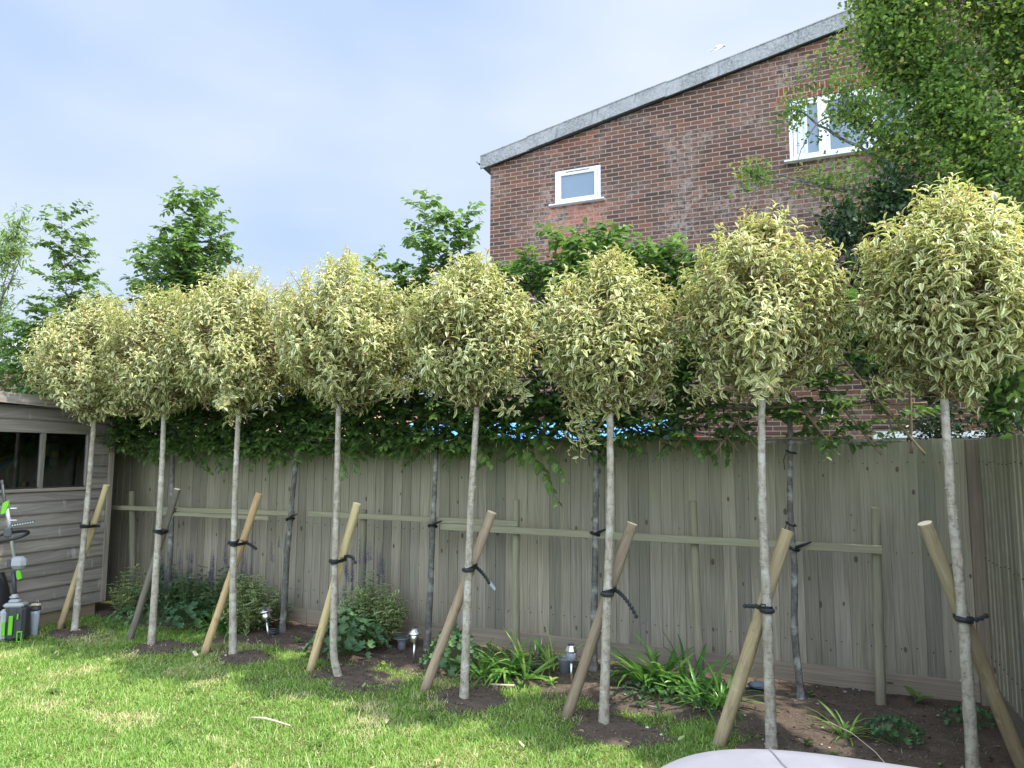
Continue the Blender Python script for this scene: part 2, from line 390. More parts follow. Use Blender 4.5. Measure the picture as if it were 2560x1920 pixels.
BEDZ = lambda x, y: float(np.clip(bed_mask(arr([x]), arr([y])).ravel()[0]*.16, -.05, .018))
t = NT('soil'); o = t.obj(); a = t.noise(o, 5, 4); b = t.noise(o, 70, 5, .75); v = t.n('TexVoronoi', {'Scale': 55.0}); t.set(v.inputs['Vector'], o)
c = t.mix(t.ramp(b, [(.35, 0.), (.65, 1.)]), (.045, .036, .030), (.145, .11, .086)); c = t.mix(t.ramp(a, [(.4, 0.), (.7, .6)]), c, (.16, .12, .092))
sc_ = t.n('SeparateColor'); t.set(sc_.inputs[0], v.outputs['Color'])
c = t.mix(t.math('MULTIPLY', t.math('GREATER_THAN', sc_.outputs[0], .93), t.math('LESS_THAN', v.outputs['Distance'], .22)), c, (.35, .27, .18))
M['soil'] = t.done(t.pbr(c, .95, bump=t.bump(b, .8, .012), spec=.12))
tag(mk('soil_bed', V, F, M['soil'], smooth=True), kind='structure')

# ---- grass blades
rng = np.random.default_rng(11)
def lawn_blades(n, x0, x1, y0, y1, hmax, seed):
    g = np.random.default_rng(seed)
    x = g.uniform(x0, x1, n); y = g.uniform(y0, y1, n)
    d = bed_mask(x, y); clump = fbm(x*2.4, y*2.4, 21); fine = fbm(x*14, y*14, 31, 2)
    keep = (g.random(n) < np.clip(.5-d*5, .02, 1))*(g.random(n) < .35+1.1*fine)
    x, y, clump, fine, d = x[keep], y[keep], clump[keep], fine[keep], d[keep]; n = len(x)
    az = g.uniform(0, 2*pi, n)+smooth_noise(x*5, y*5, 2)*5; lean = g.uniform(.15, 1.25, n)
    D = np.stack([np.cos(az)*lean, np.sin(az)*lean, np.ones(n)], 1)
    L = g.uniform(.5, 1.0, n)*hmax*(.35+.75*fine+.5*smooth_noise(x*3.1, y*3.1, 55)**2)*(1+.9*(g.random(n) < .04)); W = g.uniform(.0035, .0065, n)
    straw = np.clip((clump-.60)*4.5, 0, .75)+.03+.12*smooth_noise(x*22, y*22, 5)
    dry = (g.random(n) < straw).astype(float)
    r = np.clip(g.random(n)*.55+fbm(x*1.1, y*1.1, 77)*.45, 0, .62); r = np.where(dry > 0, .7+.3*g.random(n), r)
    P = np.stack([x, y, np.full(n, -.004)], 1)
    return leaves(P, D, np.stack([np.cos(az), np.sin(az), np.zeros(n)*0+.01], 1)*-1, L, W, curl=g.uniform(.0, .7, n), fold=.2, prof='blade', r=r, tint=np.stack([g.random(n), dry, dry], 1))
M['grass'] = foliage_mat('grass_blades', [(.065, .15, .028), (.12, .25, .04), (.185, .33, .06), (.26, .40, .09), (.48, .46, .22), (.62, .58, .36)], trans=.35, rough=.5, vein=0)
q = [lawn_blades(235000, -7.4, .9, 3.35, 5.3, .052, 1), lawn_blades(150000, -6.4, .8, 2.2, 3.35, .055, 2), lawn_blades(18000, -10, -7.4, 2.5, 4.6, .05, 3)]
L = Leaves(); L.b = q
tag(L.out('grass', M['grass']), kind='stuff')

# ---- mulch chips on the soil
g = np.random.default_rng(5); n = 15000
x = g.uniform(-7, 1.1, n); y = g.uniform(4.1, 5.85, n); k = bed_mask(x, y) > .01; x, y = x[k], y[k]; n = len(x)
az = g.uniform(0, 2*pi, n); zz = np.clip(bed_mask(x, y)*.16, -.05, .018)+.006+(fbm(x*7, y*7, 5, 4)-.5)*.035
M['chips'] = foliage_mat('mulch', [(.06, .04, .03), (.10, .065, .045), (.16, .10, .07), (.26, .18, .12), (.45, .36, .26)], trans=0, rough=.95, vein=0)
L = Leaves(); L.add(np.stack([x, y, zz], 1), np.stack([np.cos(az), np.sin(az), g.normal(0, .45, n)], 1), np.tile([0, 0, 1.], (n, 1)), g.uniform(.006, .030, n), g.uniform(.003, .011, n), 0., .5, 'small', rng=g)
tag(L.out('mulch', M['chips']), kind='stuff')

# ================================================================ FENCES
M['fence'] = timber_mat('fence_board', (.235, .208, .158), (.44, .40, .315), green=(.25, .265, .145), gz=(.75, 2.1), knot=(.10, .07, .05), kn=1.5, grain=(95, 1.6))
M['gravel_board'] = timber_mat('gravel_board_wood', (.215, .18, .14), (.335, .285, .225), kn=.9)
M['post'] = timber_mat('fence_post_wood', (.22, .175, .13), (.34, .28, .21), kn=.8)
M['nail'] = plain('nail_iron', (.03, .025, .02), .6)
def closeboard(name, label, p0, p1, z0, z1, seed, pl_w=.1, gravel=None, flip=False, post=True):
    """feather-edged planks that overlap along p0 -> p1, their face on the right-hand side of travel"""
    rd = random.Random(seed); p0, p1 = map(lambda q: np.array(q, float), (p0, p1)); Lw = np.linalg.norm(p1-p0); d = (p1-p0)/Lw; nn = np.array([d[1], -d[0]])
    root = thing(name, label, 'fence', (p0[0], p0[1], 0))
    g = G(); s = 0; i = 0
    while s < Lw-.02:
        wd = rd.choice([.088, .095, .1, .1, .104, .11]); wd = min(wd, Lw-s); ov = .018
        za = z0+rd.uniform(-.006, .006)-(.0); zb = z1+rd.uniform(-.005, .004)
        r = rd.random(); a0, a1 = (s-ov, s+wd)
        # cross-section: thin edge tucked under, thick edge proud, slight cup
        cs = [(a0, .002), (a0+wd*.5, .0065+rd.uniform(0, .002)), (a1-.0015, .0105+rd.uniform(-.001, .003)), (a1, .009), (a1, -.002), (a0, -.006)]
        V = []; A = []; zs = np.linspace(za, zb, 5); wob = [rd.uniform(-.0015, .0015) for _ in zs]
        for z, wb in zip(zs, wob):
            for (u, v) in cs:
                P = d*u+nn*(v+wb); V.append((P[0], P[1], z)); A.append((u-s, z, r))
        F = []
        for k in range(4):
            for j in range(6):
                q = [k*6+j, k*6+(j+1) % 6, (k+1)*6+(j+1) % 6, (k+1)*6+j]; F.append(q)
        F.append(list(range(5, -1, -1))); F.append(list(range(24, 30)))
        g.add(V, F, A)
        for z in (z1-.17, (z0+z1)/2+.02, z0+.2):
            c = d*(a0+wd*.55)+nn*.0115
            g.box((c[0], c[1], z+rd.uniform(-.012, .012)), (.0065, .0065, .0065), a=(0, 0, -3))
        s += wd; i += 1
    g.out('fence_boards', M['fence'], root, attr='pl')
    if gravel:
        gg = G(); s = 0; rz = math.atan2(d[1], d[0])
        for (a, b) in gravel:
            c = d*(a+b)/2+nn*.002; Lg = b-a-.004
            V = G().box((0, 0, 0), (Lg, .026, z0+.04), b=.004).V[0]
            A = np.stack([V[:, 2], V[:, 0]*.5, np.full(len(V), rd.random())], 1)*1.0
            R = np.array(Matrix.Rotation(rz, 3, 'Z')); V2 = V@R.T+[c[0], c[1], (z0+.04)/2-.02]
            gg.add(V2, G().box((0, 0, 0), (1, 1, 1), b=.1).F, A)
        gg.out('gravel_board', M['gravel_board'], root, attr='pl')
    # rails and posts behind
    rr = G(); rz = math.atan2(d[1], d[0])
    for z in (z0+.18, (z0+z1)/2, z1-.17):
        c = d*Lw/2-nn*.04; rr.box((c[0], c[1], z), (Lw, .06, .07), rz=rz, a=(.1, 0, rd.random()))
    rr.out('rail', M['post'], root, attr='pl')
    k = 0.
    while post and k < Lw+.1:
        c = d*min(k, Lw-.05)-nn*.125; gp = G(); V = G().box((0, 0, (z1-.05)/2), (.1, .1, z1-.05), rz=rz, b=.006)
        gp.add(V.V[0]+[c[0], c[1], 0], V.F, np.stack([V.V[0][:, 0]+V.V[0][:, 1], V.V[0][:, 2], np.full(32, rd.random())], 1)); gp.out('post', M['post'], root, attr='pl'); k += 2.4
    return root
FY = 5.885
fr = closeboard('garden_fence', 'long weathered board fence behind the row of clipped trees, greenish towards its top', (-9.6, FY), (1.10, FY), .135, 1.84, 3, gravel=((0, 1.9), (1.9, 4.9), (4.9, 7.9), (7.9, 9.02), (9.02, 10.7)))
# square end post with brown face in the corner
g = G(); V = G().box((0, 0, .92), (.075, .09, 1.83), b=.004); g.add(V.V[0]+[10.695, -.02, 0], V.F, np.stack([V.V[0][:, 0], V.V[0][:, 2], np.full(32, .9)], 1)); g.out('corner_post', M['post'], fr, attr='pl')
fr2 = closeboard('side_fence', 'pale grey side fence of narrow vertical boards at the right, running towards the viewer', (1.135, 5.93), (1.135, -.6), .16, 1.84, 9, gravel=((0, 2.4), (2.4, 4.8), (4.8, 6.5)))

# ---- support frame of rails on round stakes behind the trees
M['round_stake'] = timber_mat('green_grey_stake', (.235, .215, .15), (.36, .33, .245), kn=.8, green=(.17, .19, .09), gz=(.2, 1.8))
M['green_rail'] = timber_mat('green_grey_rail', (.22, .205, .14), (.36, .335, .24), kn=.5, green=(.23, .24, .13), gz=(.3, 2.0))
fm = thing('tree_support_frame', 'low frame of greenish timber rails on round posts, holding the dark-trunked hornbeams along the fence', 'support frame', (-3.3, 5.56, 0))
def round_post(name, mat, base, top, r0, r1, parent=None, n=14, seed=0, cut=None, wob=.002):
    rd = random.Random(seed); base, top = arr(*base), arr(*top); L = np.linalg.norm(top-base); k = max(6, int(L/.09))
    P = [base*(1-i/k)+top*i/k+arr(rd.uniform(-wob, wob), rd.uniform(-wob, wob), 0)*(0 < i < k) for i in range(k+1)]
    P[-1:] = [top-(top-base)/L*.006, top]
    R = [r0+(r1-r0)*i/k+rd.uniform(-wob, wob)*.5 for i in range(k+1)]; R[-1:] = [r1, r1-.004]
    g = G(); g.tube(P, R, n); V = g.V[0]; ax = (top-base)/L
    al = (V-base)@ax; th = np.arctan2(V[:, 1]-np.interp(al, [0, L], [base[1], top[1]]), V[:, 0]-np.interp(al, [0, L], [base[0], top[0]]))
    g.A[0] = np.stack([np.cos(th)*r0*1.2, al, np.full(len(V), rd.random())], 1)
    return g.out(name, mat, parent, smooth=False, attr='pl')
for i, (x, zt, lx) in enumerate(((-6.9, 1.29, .1), (-3.85, 1.19, 0), (-2.3, 1.33, 0), (-.81, 1.36, .02), (.44, 1.35, -.02))):
    x -= -3.3; round_post('post', M['round_stake'], (x+lx, .03, -.02), (x-lx*.3, .03, zt), .036, .03, fm, seed=50+i)
def rail(x0, x1, za, zb, y, hh, seed):
    rd = random.Random(seed); V = G().box((0, 0, 0), (x1-x0, .03, hh), b=.003).V[0]; F = G().box((0, 0, 0), (1, 1, 1), b=.1).F
    A = np.stack([V[:, 2]+V[:, 1], V[:, 0], np.full(len(V), rd.random())], 1)
    V = V+[(x0+x1)/2+3.3, y, 0]; V[:, 2] += za+(zb-za)*(V[:, 0]-3.3-x0)/(x1-x0)
    g = G(); g.add(V, F, A); g.out('rail', M['green_rail'], fm, attr='pl')
rail(-7.25, -4.63, 1.105, 1.13, -.02, .048, 1); rail(-6.4, -4.9, 1.075, 1.075, -.055, .04, 2); rail(-4.45, -2.26, 1.135, 1.13, -.02, .05, 3); rail(-2.98, .47, 1.08, 1.068, -.056, .056, 4)

# ================================================================ HOUSE
ramp_h = [(0, (.092, .056, .046)), (.25, (.118, .066, .052)), (.5, (.15, .078, .057)), (.72, (.185, .088, .060)), (.88, (.22, .099, .062)), (1, (.29, .135, .08))]
red = (.27, .095, .055)
M['brick'] = brick_mat('house_brick', ramp_h, (.36, .295, .225), patches=((-4.16, -2.95, 5.2, 6.13, red, .85), (-4.3, -3.2, 7.1, 7.42, red, .35), (-4.2, -2.6, 4.2, 5.2, red, .5)), eff=.38, off=5.24)
hs = thing('brick_house', 'tall dark red brick house behind the fence with sloping grey roof edge and white windows', 'house', (0, 0, 0))
HY = 11.4; XL, XR = -5.235, 6.2
def ztop(x): return 7.07+(x-XL)*.2045
zt_l, zt_r = 7.06, 7.06+(XR-XL)*.2075
WIN = [(-3.97, -3.12, 6.15, 6.79), (-.06, 1.72, 6.32, 7.33), (.92, 2.35, .95, 2.09)]
# wall front built from strips round the openings
g = G()
xsx = sorted({XL, XR, *[v for wd in WIN for v in wd[:2]]})
def zroof(x): return 7.06+(x-XL)*.2075
for a, b in zip(xsx[:-1], xsx[1:]):
    hol = sorted([(w_[2], w_[3]) for w_ in WIN if w_[0] <= a+1e-6 and w_[1] >= b-1e-6]); z = 0
    for (c_, d_) in hol+[(None, None)]:
        e_ = c_ if c_ is not None else None
        if e_ is None: g.add([(a, HY, z), (b, HY, z), (b, HY, zroof(b)), (a, HY, zroof(a))], [[0, 1, 2, 3]])
        else: g.add([(a, HY, z), (b, HY, z), (b, HY, e_), (a, HY, e_)], [[0, 1, 2, 3]]); z = d_
for (x0, x1, z0, z1) in WIN:                                     # reveals
    g.add([(x0, HY, z0), (x1, HY, z0), (x1, HY, z1), (x0, HY, z1), (x0, HY+.12, z0), (x1, HY+.12, z0), (x1, HY+.12, z1), (x0, HY+.12, z1)], [[0, 4, 5, 1], [1, 5, 6, 2], [2, 6, 7, 3], [3, 7, 4, 0]])
g.add([(XL, HY, 0), (XL, HY+9, 0), (XL, HY+9, zt_l), (XL, HY, zt_l), (XR, HY, 0), (XR, HY+9, 0), (XR, HY+9, zroof(XR)), (XR, HY, zroof(XR))], [[1, 0, 3, 2], [4, 5, 6, 7], [5, 1, 2, 6]])
g.out('wall', M['brick'], hs)
# soldier course over the upper right window: bricks on end, 3 mm proud
M['soldier'] = brick_mat('soldier_brick', ramp_h[2:] and [(0, (.09, .05, .045)), (.4, (.2, .07, .045)), (1, (.33, .12, .06))], (.40, .33, .245), bw=.075, bh=.225, eff=0)
G().box(((-.06+1.72)/2, HY+.004, 7.33+.1125+.003), (2.1, .014, .225)).out('soldier_course', M['soldier'], hs)
# roof and verge
t = NT('verge_cement'); o = t.obj(); a = t.noise(o, 26, 6, .75); b = t.noise(o, 2.5, 4); c2 = t.noise(t.map(o, (1, 1, .25)), 9, 4)
c = t.mix(t.ramp(a, [(.38, 0.), (.62, 1.)]), (.16, .165, .155), (.35, .35, .34)); c = t.mix(t.ramp(b, [(.45, 0.), (.65, .5)]), c, (.42, .42, .41)); c = t.mix(t.ramp(c2, [(.6, 0.), (.7, .5)]), c, (.08, .085, .08))
M['verge'] = t.done(t.pbr(c, .9, bump=t.bump(a, .4, .006), spec=.15))
M['roof'] = plain('roof_felt', (.12, .12, .125), .9, var=.3, scale=6)
sl_ = .2075; ang = math.atan(sl_)
g = G(); g.add([(XL-.14, HY-.1, zroof(XL-.14)+.21), (XR, HY-.1, zroof(XR)+.21), (XR, HY+9.1, zroof(XR)+.21), (XL-.14, HY+9.1, zroof(XL-.14)+.21),
     (XL-.14, HY-.1, zroof(XL-.14)+.03), (XR, HY-.1, zroof(XR)+.03), (XR, HY+9.1, zroof(XR)+.03), (XL-.14, HY+9.1, zroof(XL-.14)+.03)], [[0, 1, 2, 3], [7, 6, 5, 4], [0, 4, 5, 1], [3, 2, 6, 7], [0, 3, 7, 4], [1, 5, 6, 2]])
g.out('roof', M['roof'], hs)
vg = G(); cuts = [XL-.16, -4.42, -1.93, .93, 3.4, XR]
for i, (a, b) in enumerate(zip(cuts[:-1], cuts[1:])):
    lift = (.0, .012, .0, .014, 0)[i]; a2 = a-.035 if i else a; y0 = HY-.125-(.008 if i % 2 else 0); y1 = y0+.022
    P = [(a2, zroof(a2)-.012), (b, zroof(b)-.012), (b, zroof(b)+.225), (a2, zroof(a2)+.225)]
    V = [(x, y0, z+lift) for x, z in P]+[(x, y1, z+lift) for x, z in P]
    vg.add(V, [[0, 1, 2, 3], [7, 6, 5, 4], [0, 4, 5, 1], [1, 5, 6, 2], [2, 6, 7, 3], [3, 7, 4, 0]])
    V = [(a2, y0-.01, zroof(a2)+.225+lift), (b, y0-.01, zroof(b)+.225+lift), (b, HY+.15, zroof(b)+.225+lift), (a2, HY+.15, zroof(a2)+.225+lift)]
    V = V+[(x, y, z+.018) for x, y, z in V]; vg.add(V, [[3, 2, 1, 0], [4, 5, 6, 7], [0, 1, 5, 4], [1, 2, 6, 5], [2, 3, 7, 6], [3, 0, 4, 7]])
vg.out('verge_board', M['verge'], hs)
M['gutter'] = plain('gutter_grey', (.12, .12, .11), .5)
g = G(); P = []; prof = [(.055*cos(a_), -.055*sin(a_)) for a_ in np.linspace(0, pi, 9)]+[(-.049*cos(a_)*-1*-1, -.049*sin(a_)) for a_ in np.linspace(0, pi, 9)]
g.prism(prof, (XL-.2, HY+4.4, 7.19), ((1, 0, 0), (0, 0, 1), (0, 1, 0)), 9.0); g.out('gutter', M['gutter'], hs)
M['upvc'] = plain('white_upvc', (.78, .79, .80), .35, var=.03, bump=0)
M['darkgap'] = plain('dark_seal', (.03, .03, .035), .5)
t = NT('window_glass_pale'); o = t.obj(); y_ = t.sep(o)
fr_ = t.noise(t.map(o, (1, 1, .2)), 2.5, 3)
c = t.mix(fr_, (.13, .18, .235), (.20, .26, .32)); M['pane'] = t.done(t.pbr(c, .08, spec=.5))
t = NT('net_curtain'); o = t.obj(); x_ = t.sep(o)[0]; wv = t.math('SINE', t.math('MULTIPLY', x_, 70)); c = t.mix(t.math('MULTIPLY', t.math('ADD', wv, 1), .5), (.48, .53, .58), (.72, .76, .8)); M['curtain'] = t.done(t.pbr(c, .8))
def frame_bars(g, x0, x1, z0, z1, y, wd, dp, bev=.006):
    g.box(((x0+x1)/2, y, z1-wd/2), (x1-x0, dp, wd), b=bev); g.box(((x0+x1)/2, y, z0+wd/2), (x1-x0, dp, wd), b=bev)
    for x in (x0+wd/2, x1-wd/2): g.box((x, y, (z0+z1)/2), (wd, dp-.003, z1-z0-2*wd+.001), b=bev)
def upvc_window(x0, x1, z0, z1, mull, vents, curtains=()):
    wf = G(); frame_bars(wf, x0+.002, x1-.002, z0+.002, z1-.002, HY+.045, .06, .07)
    xs_ = [x0+.055]+list(mull)+[x1-.055]
    for mx_ in mull: wf.box((mx_, HY+.043, (z0+z1)/2), (.07, .066, z1-z0-.12), b=.006)
    win = wf.out('window', M['upvc'], hs)
    for i, (a, b) in enumerate(zip(xs_[:-1], xs_[1:])):
        a += .012+(.02 if i else 0); b -= .012+(.02 if i < len(xs_)-2 else 0); zz0, zz1 = z0+.055, z1-.055
        sg = G(); frame_bars(sg, a, b, zz0, zz1, HY+.02, .05, .045); sg.out('sash', M['upvc'], win)
        pg = G(); pg.box(((a+b)/2, HY+.034, (zz0+zz1)/2), (b-a-.09, .012, zz1-zz0-.09)); pg.out('pane', M['pane'], win)
        if i in curtains:
            cg = G(); cg.box((a+.05+(b-a)*.2, HY+.024, (zz0+zz1)/2), ((b-a)*.36, .004, zz1-zz0-.1)); cg.out('curtain', M['curtain'], win)
        if i in vents:
            vv = G(); vv.box(((a+b)/2, HY-.006, z1-.036), ((b-a)*.62, .012, .022), b=.003); vv.box(((a+b)/2, HY-.014, z1-.03), ((b-a)*.6, .004, .004)); vv.out('trickle_vent', M['darkgap'] if False else M['upvc'], win)
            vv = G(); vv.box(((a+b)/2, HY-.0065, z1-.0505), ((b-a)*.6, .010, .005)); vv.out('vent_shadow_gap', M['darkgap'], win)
    sg = G(); V = G().box(((x0+x1)/2, HY-.03, z0-.012), (x1-x0+.16, .16, .026), b=.004); sg.add(V.V[0], V.F); sg.out('window_sill', M['upvc'], win)
    return win
upvc_window(*WIN[0], (), (0,)); upvc_window(*WIN[1], (.45, 1.12), (0,), (0,)); upvc_window(*WIN[2], (1.6,), ())
# small wall lamp on the house (white frame with a dark outline)
M['lampglass'] = plain('opal_plastic', (.75, .78, .8), .3, var=.02)
wl = thing('wall_lamp', 'small square white bulkhead lamp with a dark rim on the brick house wall', 'wall lamp', (.325, HY, 2.37))
G().box((0, -.03, 0), (.155, .06, .165), b=.015).out('housing', M['upvc'], wl)
g = G(); frame_bars(g, -.055, .055, -.058, .058, -.066, .014, .014, .003); g.out('rim', M['darkgap'], wl)
G().box((0, -.064, 0), (.08, .012, .085), b=.004).out('diffuser', M['lampglass'], wl)
G().box((0, -.035, -.095), (.045, .03, .025), b=.004).out('sensor', M['darkgap'], wl)

# ================================================================ OUTBUILDINGS
# garage with corrugated roof, far left
M['brick2'] = brick_mat('garage_brick', [(0, (.22, .07, .045)), (.5, (.30, .10, .06)), (1, (.38, .15, .09))], (.45, .38, .3), eff=.3)
t = NT('corrugated_cement'); o = t.obj(); a = t.noise(o, 12, 5, .7); c = t.mix(a, (.40, .40, .41), (.66, .66, .67)); bnd = t.math('LESS_THAN', t.math('FRACT', t.math('MULTIPLY', t.sep(o)[1], .8)), .05); c = t.mix(t.math('MULTIPLY', bnd, .7), c, (.2, .2, .2))
M['corr'] = t.done(t.pbr(c, .8, spec=.2))
M['white_paint'] = plain('white_painted_board', (.7, .71, .72), .6, var=.06, scale=5)
ga = thing('garage', 'brick garage with a pale corrugated roof and white eaves board at the far left edge', 'garage', (0, 0, 0))
gx0, gx1, gy0, gy1 = -24.0, -17.55, 12.0, 17.5
G().box(((gx0+gx1)/2, (gy0+gy1)/2, 2.0), (gx1-gx0, gy1-gy0, 4.0)).out('wall', M['brick2'], ga)
ev = 4.62; ns = 300; xs_ = np.linspace(gx0-.1, gx1+.2, ns); wz = .035*np.sin(xs_*2*pi/.3)
tilt_x = -.10*(xs_-gx1); V = []
for y, z in ((gy0-.35, ev-.1), (gy0+.9, ev+.14), (gy0+2.8, ev+.50), (gy1, ev-.1)):
    V += [(x, y, z+w_) for x, w_ in zip(xs_, wz)]
V = np.array(V); nl_ = len(V); V = np.vstack([V, V-[0, 0, .02]]); F = []
for k in range(3):
    for i in range(ns-1): F.append([k*ns+i, k*ns+i+1, (k+1)*ns+i+1, (k+1)*ns+i]); F.append([nl_+k*ns+i, nl_+(k+1)*ns+i, nl_+(k+1)*ns+i+1, nl_+k*ns+i+1])
for i in range(ns-1): F.append([i, nl_+i, nl_+i+1, i+1])
bo = G(); bo.add(V, [np.array(F)])
for k, (y, z) in enumerate(((gy0-.1, ev-.05), (gy0+.9, ev+.14), (gy0+1.9, ev+.33))):
    for x in np.arange(gx0+.3, gx1, .6): bo.lathe([(.03, 0), (.022, .02), (.008, .035), (.006, .07)], (x+.075, y, z+.035), 8)
bo.out('roof', M['corr'], ga)
for x in (gx0+.05, gx1):
    g = G(); g.prism([(gy0, 3.99), (gy1, 3.99), (gy1, ev-.14), (gy0+2.8, ev+.44), (gy0, ev-.06)], (x-.025, 0, 0), ((0, 1, 0), (0, 0, 1), (1, 0, 0)), .05); g.out('gable', M['brick2'], ga)
G().box(((gx0+gx1)/2, gy0-.1, ev-.42), (gx1-gx0, .06, .5)).out('eaves_board', M['white_paint'], ga)
# low outbuilding with a clay tile roof
t = NT('clay_tiles'); o = t.obj(); x_, y_, z_ = t.sep(o)[:3]
row = t.math('FLOOR', t.math('MULTIPLY', y_, 6.5)); wt = t.n('TexWhiteNoise'); t.set(wt.inputs['Vector'], t.comb(t.math('FLOOR', t.math('ADD', t.math('MULTIPLY', x_, 5.5), t.math('MULTIPLY', row, .5))), row, 0))
c = t.ramp(wt.outputs[0], [(0, (.42, .23, .16)), (.6, (.52, .30, .21)), (1, (.60, .40, .30))]); ln = t.math('LESS_THAN', t.math('FRACT', t.math('MULTIPLY', y_, 6.5)), .12)
c = t.mix(t.math('MULTIPLY', ln, .8), c, (.12, .07, .05)); M['tile'] = t.done(t.pbr(c, .85, spec=.15))
ob = thing('outbuilding', 'low neighbouring outbuilding with a pinkish clay tile roof glimpsed through the hornbeam leaves', 'outbuilding', (0, 0, 0))
x0, x1 = -13.2, -5.6
g = G(); g.box(((x0+x1)/2, 9.9, .97), (x1-x0, 3.2, 1.94))
for x in (x0+.01, x1-.01): g.add([(x, 8.31, 1.93), (x, 11.49, 1.93), (x, 9.6, 2.4)], [[0, 1, 2], [2, 1, 0]])
g.out('wall', M['brick2'], ob)
g = G(); V = [(x0-.2, 8.15, 1.9), (x1+.2, 8.15, 1.9), (x1+.2, 9.6, 2.42), (x0-.2, 9.6, 2.42), (x0-.2, 11.7, 1.95), (x1+.2, 11.7, 1.95)]
V = V+[(x, y, z+.06) for x, y, z in V]
g.add(V, [[6, 7, 8, 9], [9, 8, 11, 10], [1, 0, 3, 2], [2, 3, 4, 5], [0, 1, 7, 6], [0, 6, 9, 3], [3, 9, 10, 4], [1, 2, 8, 7], [2, 5, 11, 8], [4, 10, 11, 5]]); g.out('roof', M['tile'], ob)
# blue canopy
t = NT('blue_canopy_cloth'); o = t.obj(); x_, y_, z_ = t.sep(o)[:3]; a = t.noise(o, 2, 4)
gl = t.math('MAXIMUM', t.math('LESS_THAN', t.math('FRACT', t.math('MULTIPLY', x_, 3.2)), .03), t.math('LESS_THAN', t.math('FRACT', t.math('MULTIPLY', y_, 3.2)), .04))
c = t.mix(a, (.09, .32, .72), (.20, .47, .82)); c = t.mix(t.math('MULTIPLY', gl, .4), c, (.05, .18, .45)); M['blue'] = t.done(t.pbr(c, .45, spec=.4))
gz = thing('gazebo', 'bright blue cloth canopy glimpsed just above the fence between the clipped trees', 'canopy', (-3.3, 8.7, 0))
nx_, ny_ = 40, 14; V = []
for j in range(ny_):
    for i in range(nx_):
        u = i/(nx_-1); v = j/(ny_-1); sag = .05*sin(pi*((u*4) % 1))
        V.append(((u-.5)*3.7, (v-.5)*2.1, 1.86+.34*(1-abs(2*v-1))-sag*(.6+.4*cos(pi*v))+.012*sin(u*60+v*9)))
V = np.array(V); F = [[j*nx_+i, j*nx_+i+1, (j+1)*nx_+i+1, (j+1)*nx_+i] for j in range(ny_-1) for i in range(nx_-1)]
n0 = len(V); V = np.vstack([V, V-[0, 0, .012]]); F += [[n0+q for q in f[::-1]] for f in F]
F += [[i+1, i, n0+i, n0+i+1] for i in range(nx_-1)]
mk('canopy_cloth', V, np.array(F), M['blue'], gz)
M['white_metal'] = plain('white_metal_tube', (.72, .73, .74), .4, var=.03)
for sx in (-1.8, 1.8):
    for sy in (-1.0, 1.0): G().tube([(sx, sy, 0), (sx, sy, 1.84)], .018, 10).out('pole', M['white_metal'], gz)
g = G(); g.tube([(-1.85, -1.055, 1.845), (1.85, -1.055, 1.845)], .014, 8); g.out('edge_tube', M['white_metal'], gz)
# string of coloured bulbs
ls = thing('string_lights', 'thin black string of coloured party bulbs behind the fence, red and green ones showing', 'string lights', (-.5, 7.2, 0))
g = G(); wp_ = [(-2.4, 0, 2.02), (-1.2, 0, 1.93), (-.55, 0, 1.94), (0.0, 0, 1.91), (.6, 0, 1.93), (1.3, 0, 1.98), (2.4, 0, 2.1)]; g.tube(wp_, .003, 5); M['black'] = plain('black_rubber', (.014, .015, .018), .45, var=.2); g.out('wire', M['black'], ls)
M['bulb_r'] = plain('red_bulb', (.75, .04, .03), .2, var=.05); M['bulb_g'] = plain('green_bulb', (.02, .45, .22), .2, var=.05)
for (x, z, mm_) in ((-.49, 1.885, 'bulb_r'), (-.03, 1.87, 'bulb_g'), (.72, 1.885, 'bulb_r'), (1.75, 1.98, 'bulb_g'), (-1.35, 1.88, 'bulb_g')):
    g = G(); g.lathe([(.004, .034), (.009, .03), (.02, .012), (.023, 0), (.018, -.014), (.006, -.022)], (x, 0, z), 12); g.out('bulb', M[mm_], ls, smooth=True)

# ================================================================ TREES
M['bark'] = bark_mat('pale_smooth_bark', (.28, .24, .19), (.41, .37, .295), (.47, .445, .38), 34)
M['bark_tan'] = bark_mat('young_brown_bark', (.20, .13, .075), (.28, .20, .12), (.16, .14, .09), 40, False)
M['bark_dark'] = bark_mat('dark_grey_bark', (.10, .095, .085), (.17, .165, .15), (.32, .32, .29), 34)
M['bark_haw'] = bark_mat('hawthorn_bark', (.10, .09, .08), (.22, .20, .18), (.17, .18, .15), 20)
M['varieg'] = foliage_mat('variegated_leaf', [(.085, .145, .055), (.14, .20, .08), (.22, .28, .11), (.34, .37, .15), (.50, .49, .17)],
    margin=[(.58, .58, .21), (.65, .64, .31), (.71, .69, .44), (.70, .64, .21), (.62, .55, .34)], mw=.50, trans=.30, new=(.42, .22, .12), vein=.12, tb=1.25, rough=.38)
M['hornbeam'] = foliage_mat('hornbeam_leaf', [(.036, .085, .024), (.062, .13, .032), (.095, .18, .04), (.145, .245, .052), (.23, .32, .08)], trans=.34, rough=.42, vein=.25, tb=1.6)
M['hawthorn'] = foliage_mat('hawthorn_leaf', [(.04, .085, .025), (.08, .15, .04), (.14, .225, .055), (.23, .32, .075), (.37, .42, .11)], trans=.42, rough=.45, vein=.15, new=(.36, .26, .10), tb=2.2)
M['ivy'] = foliage_mat('dark_glossy_leaf', [(.018, .045, .018), (.03, .07, .025), (.045, .095, .03)], trans=.2, rough=.3, vein=.3)

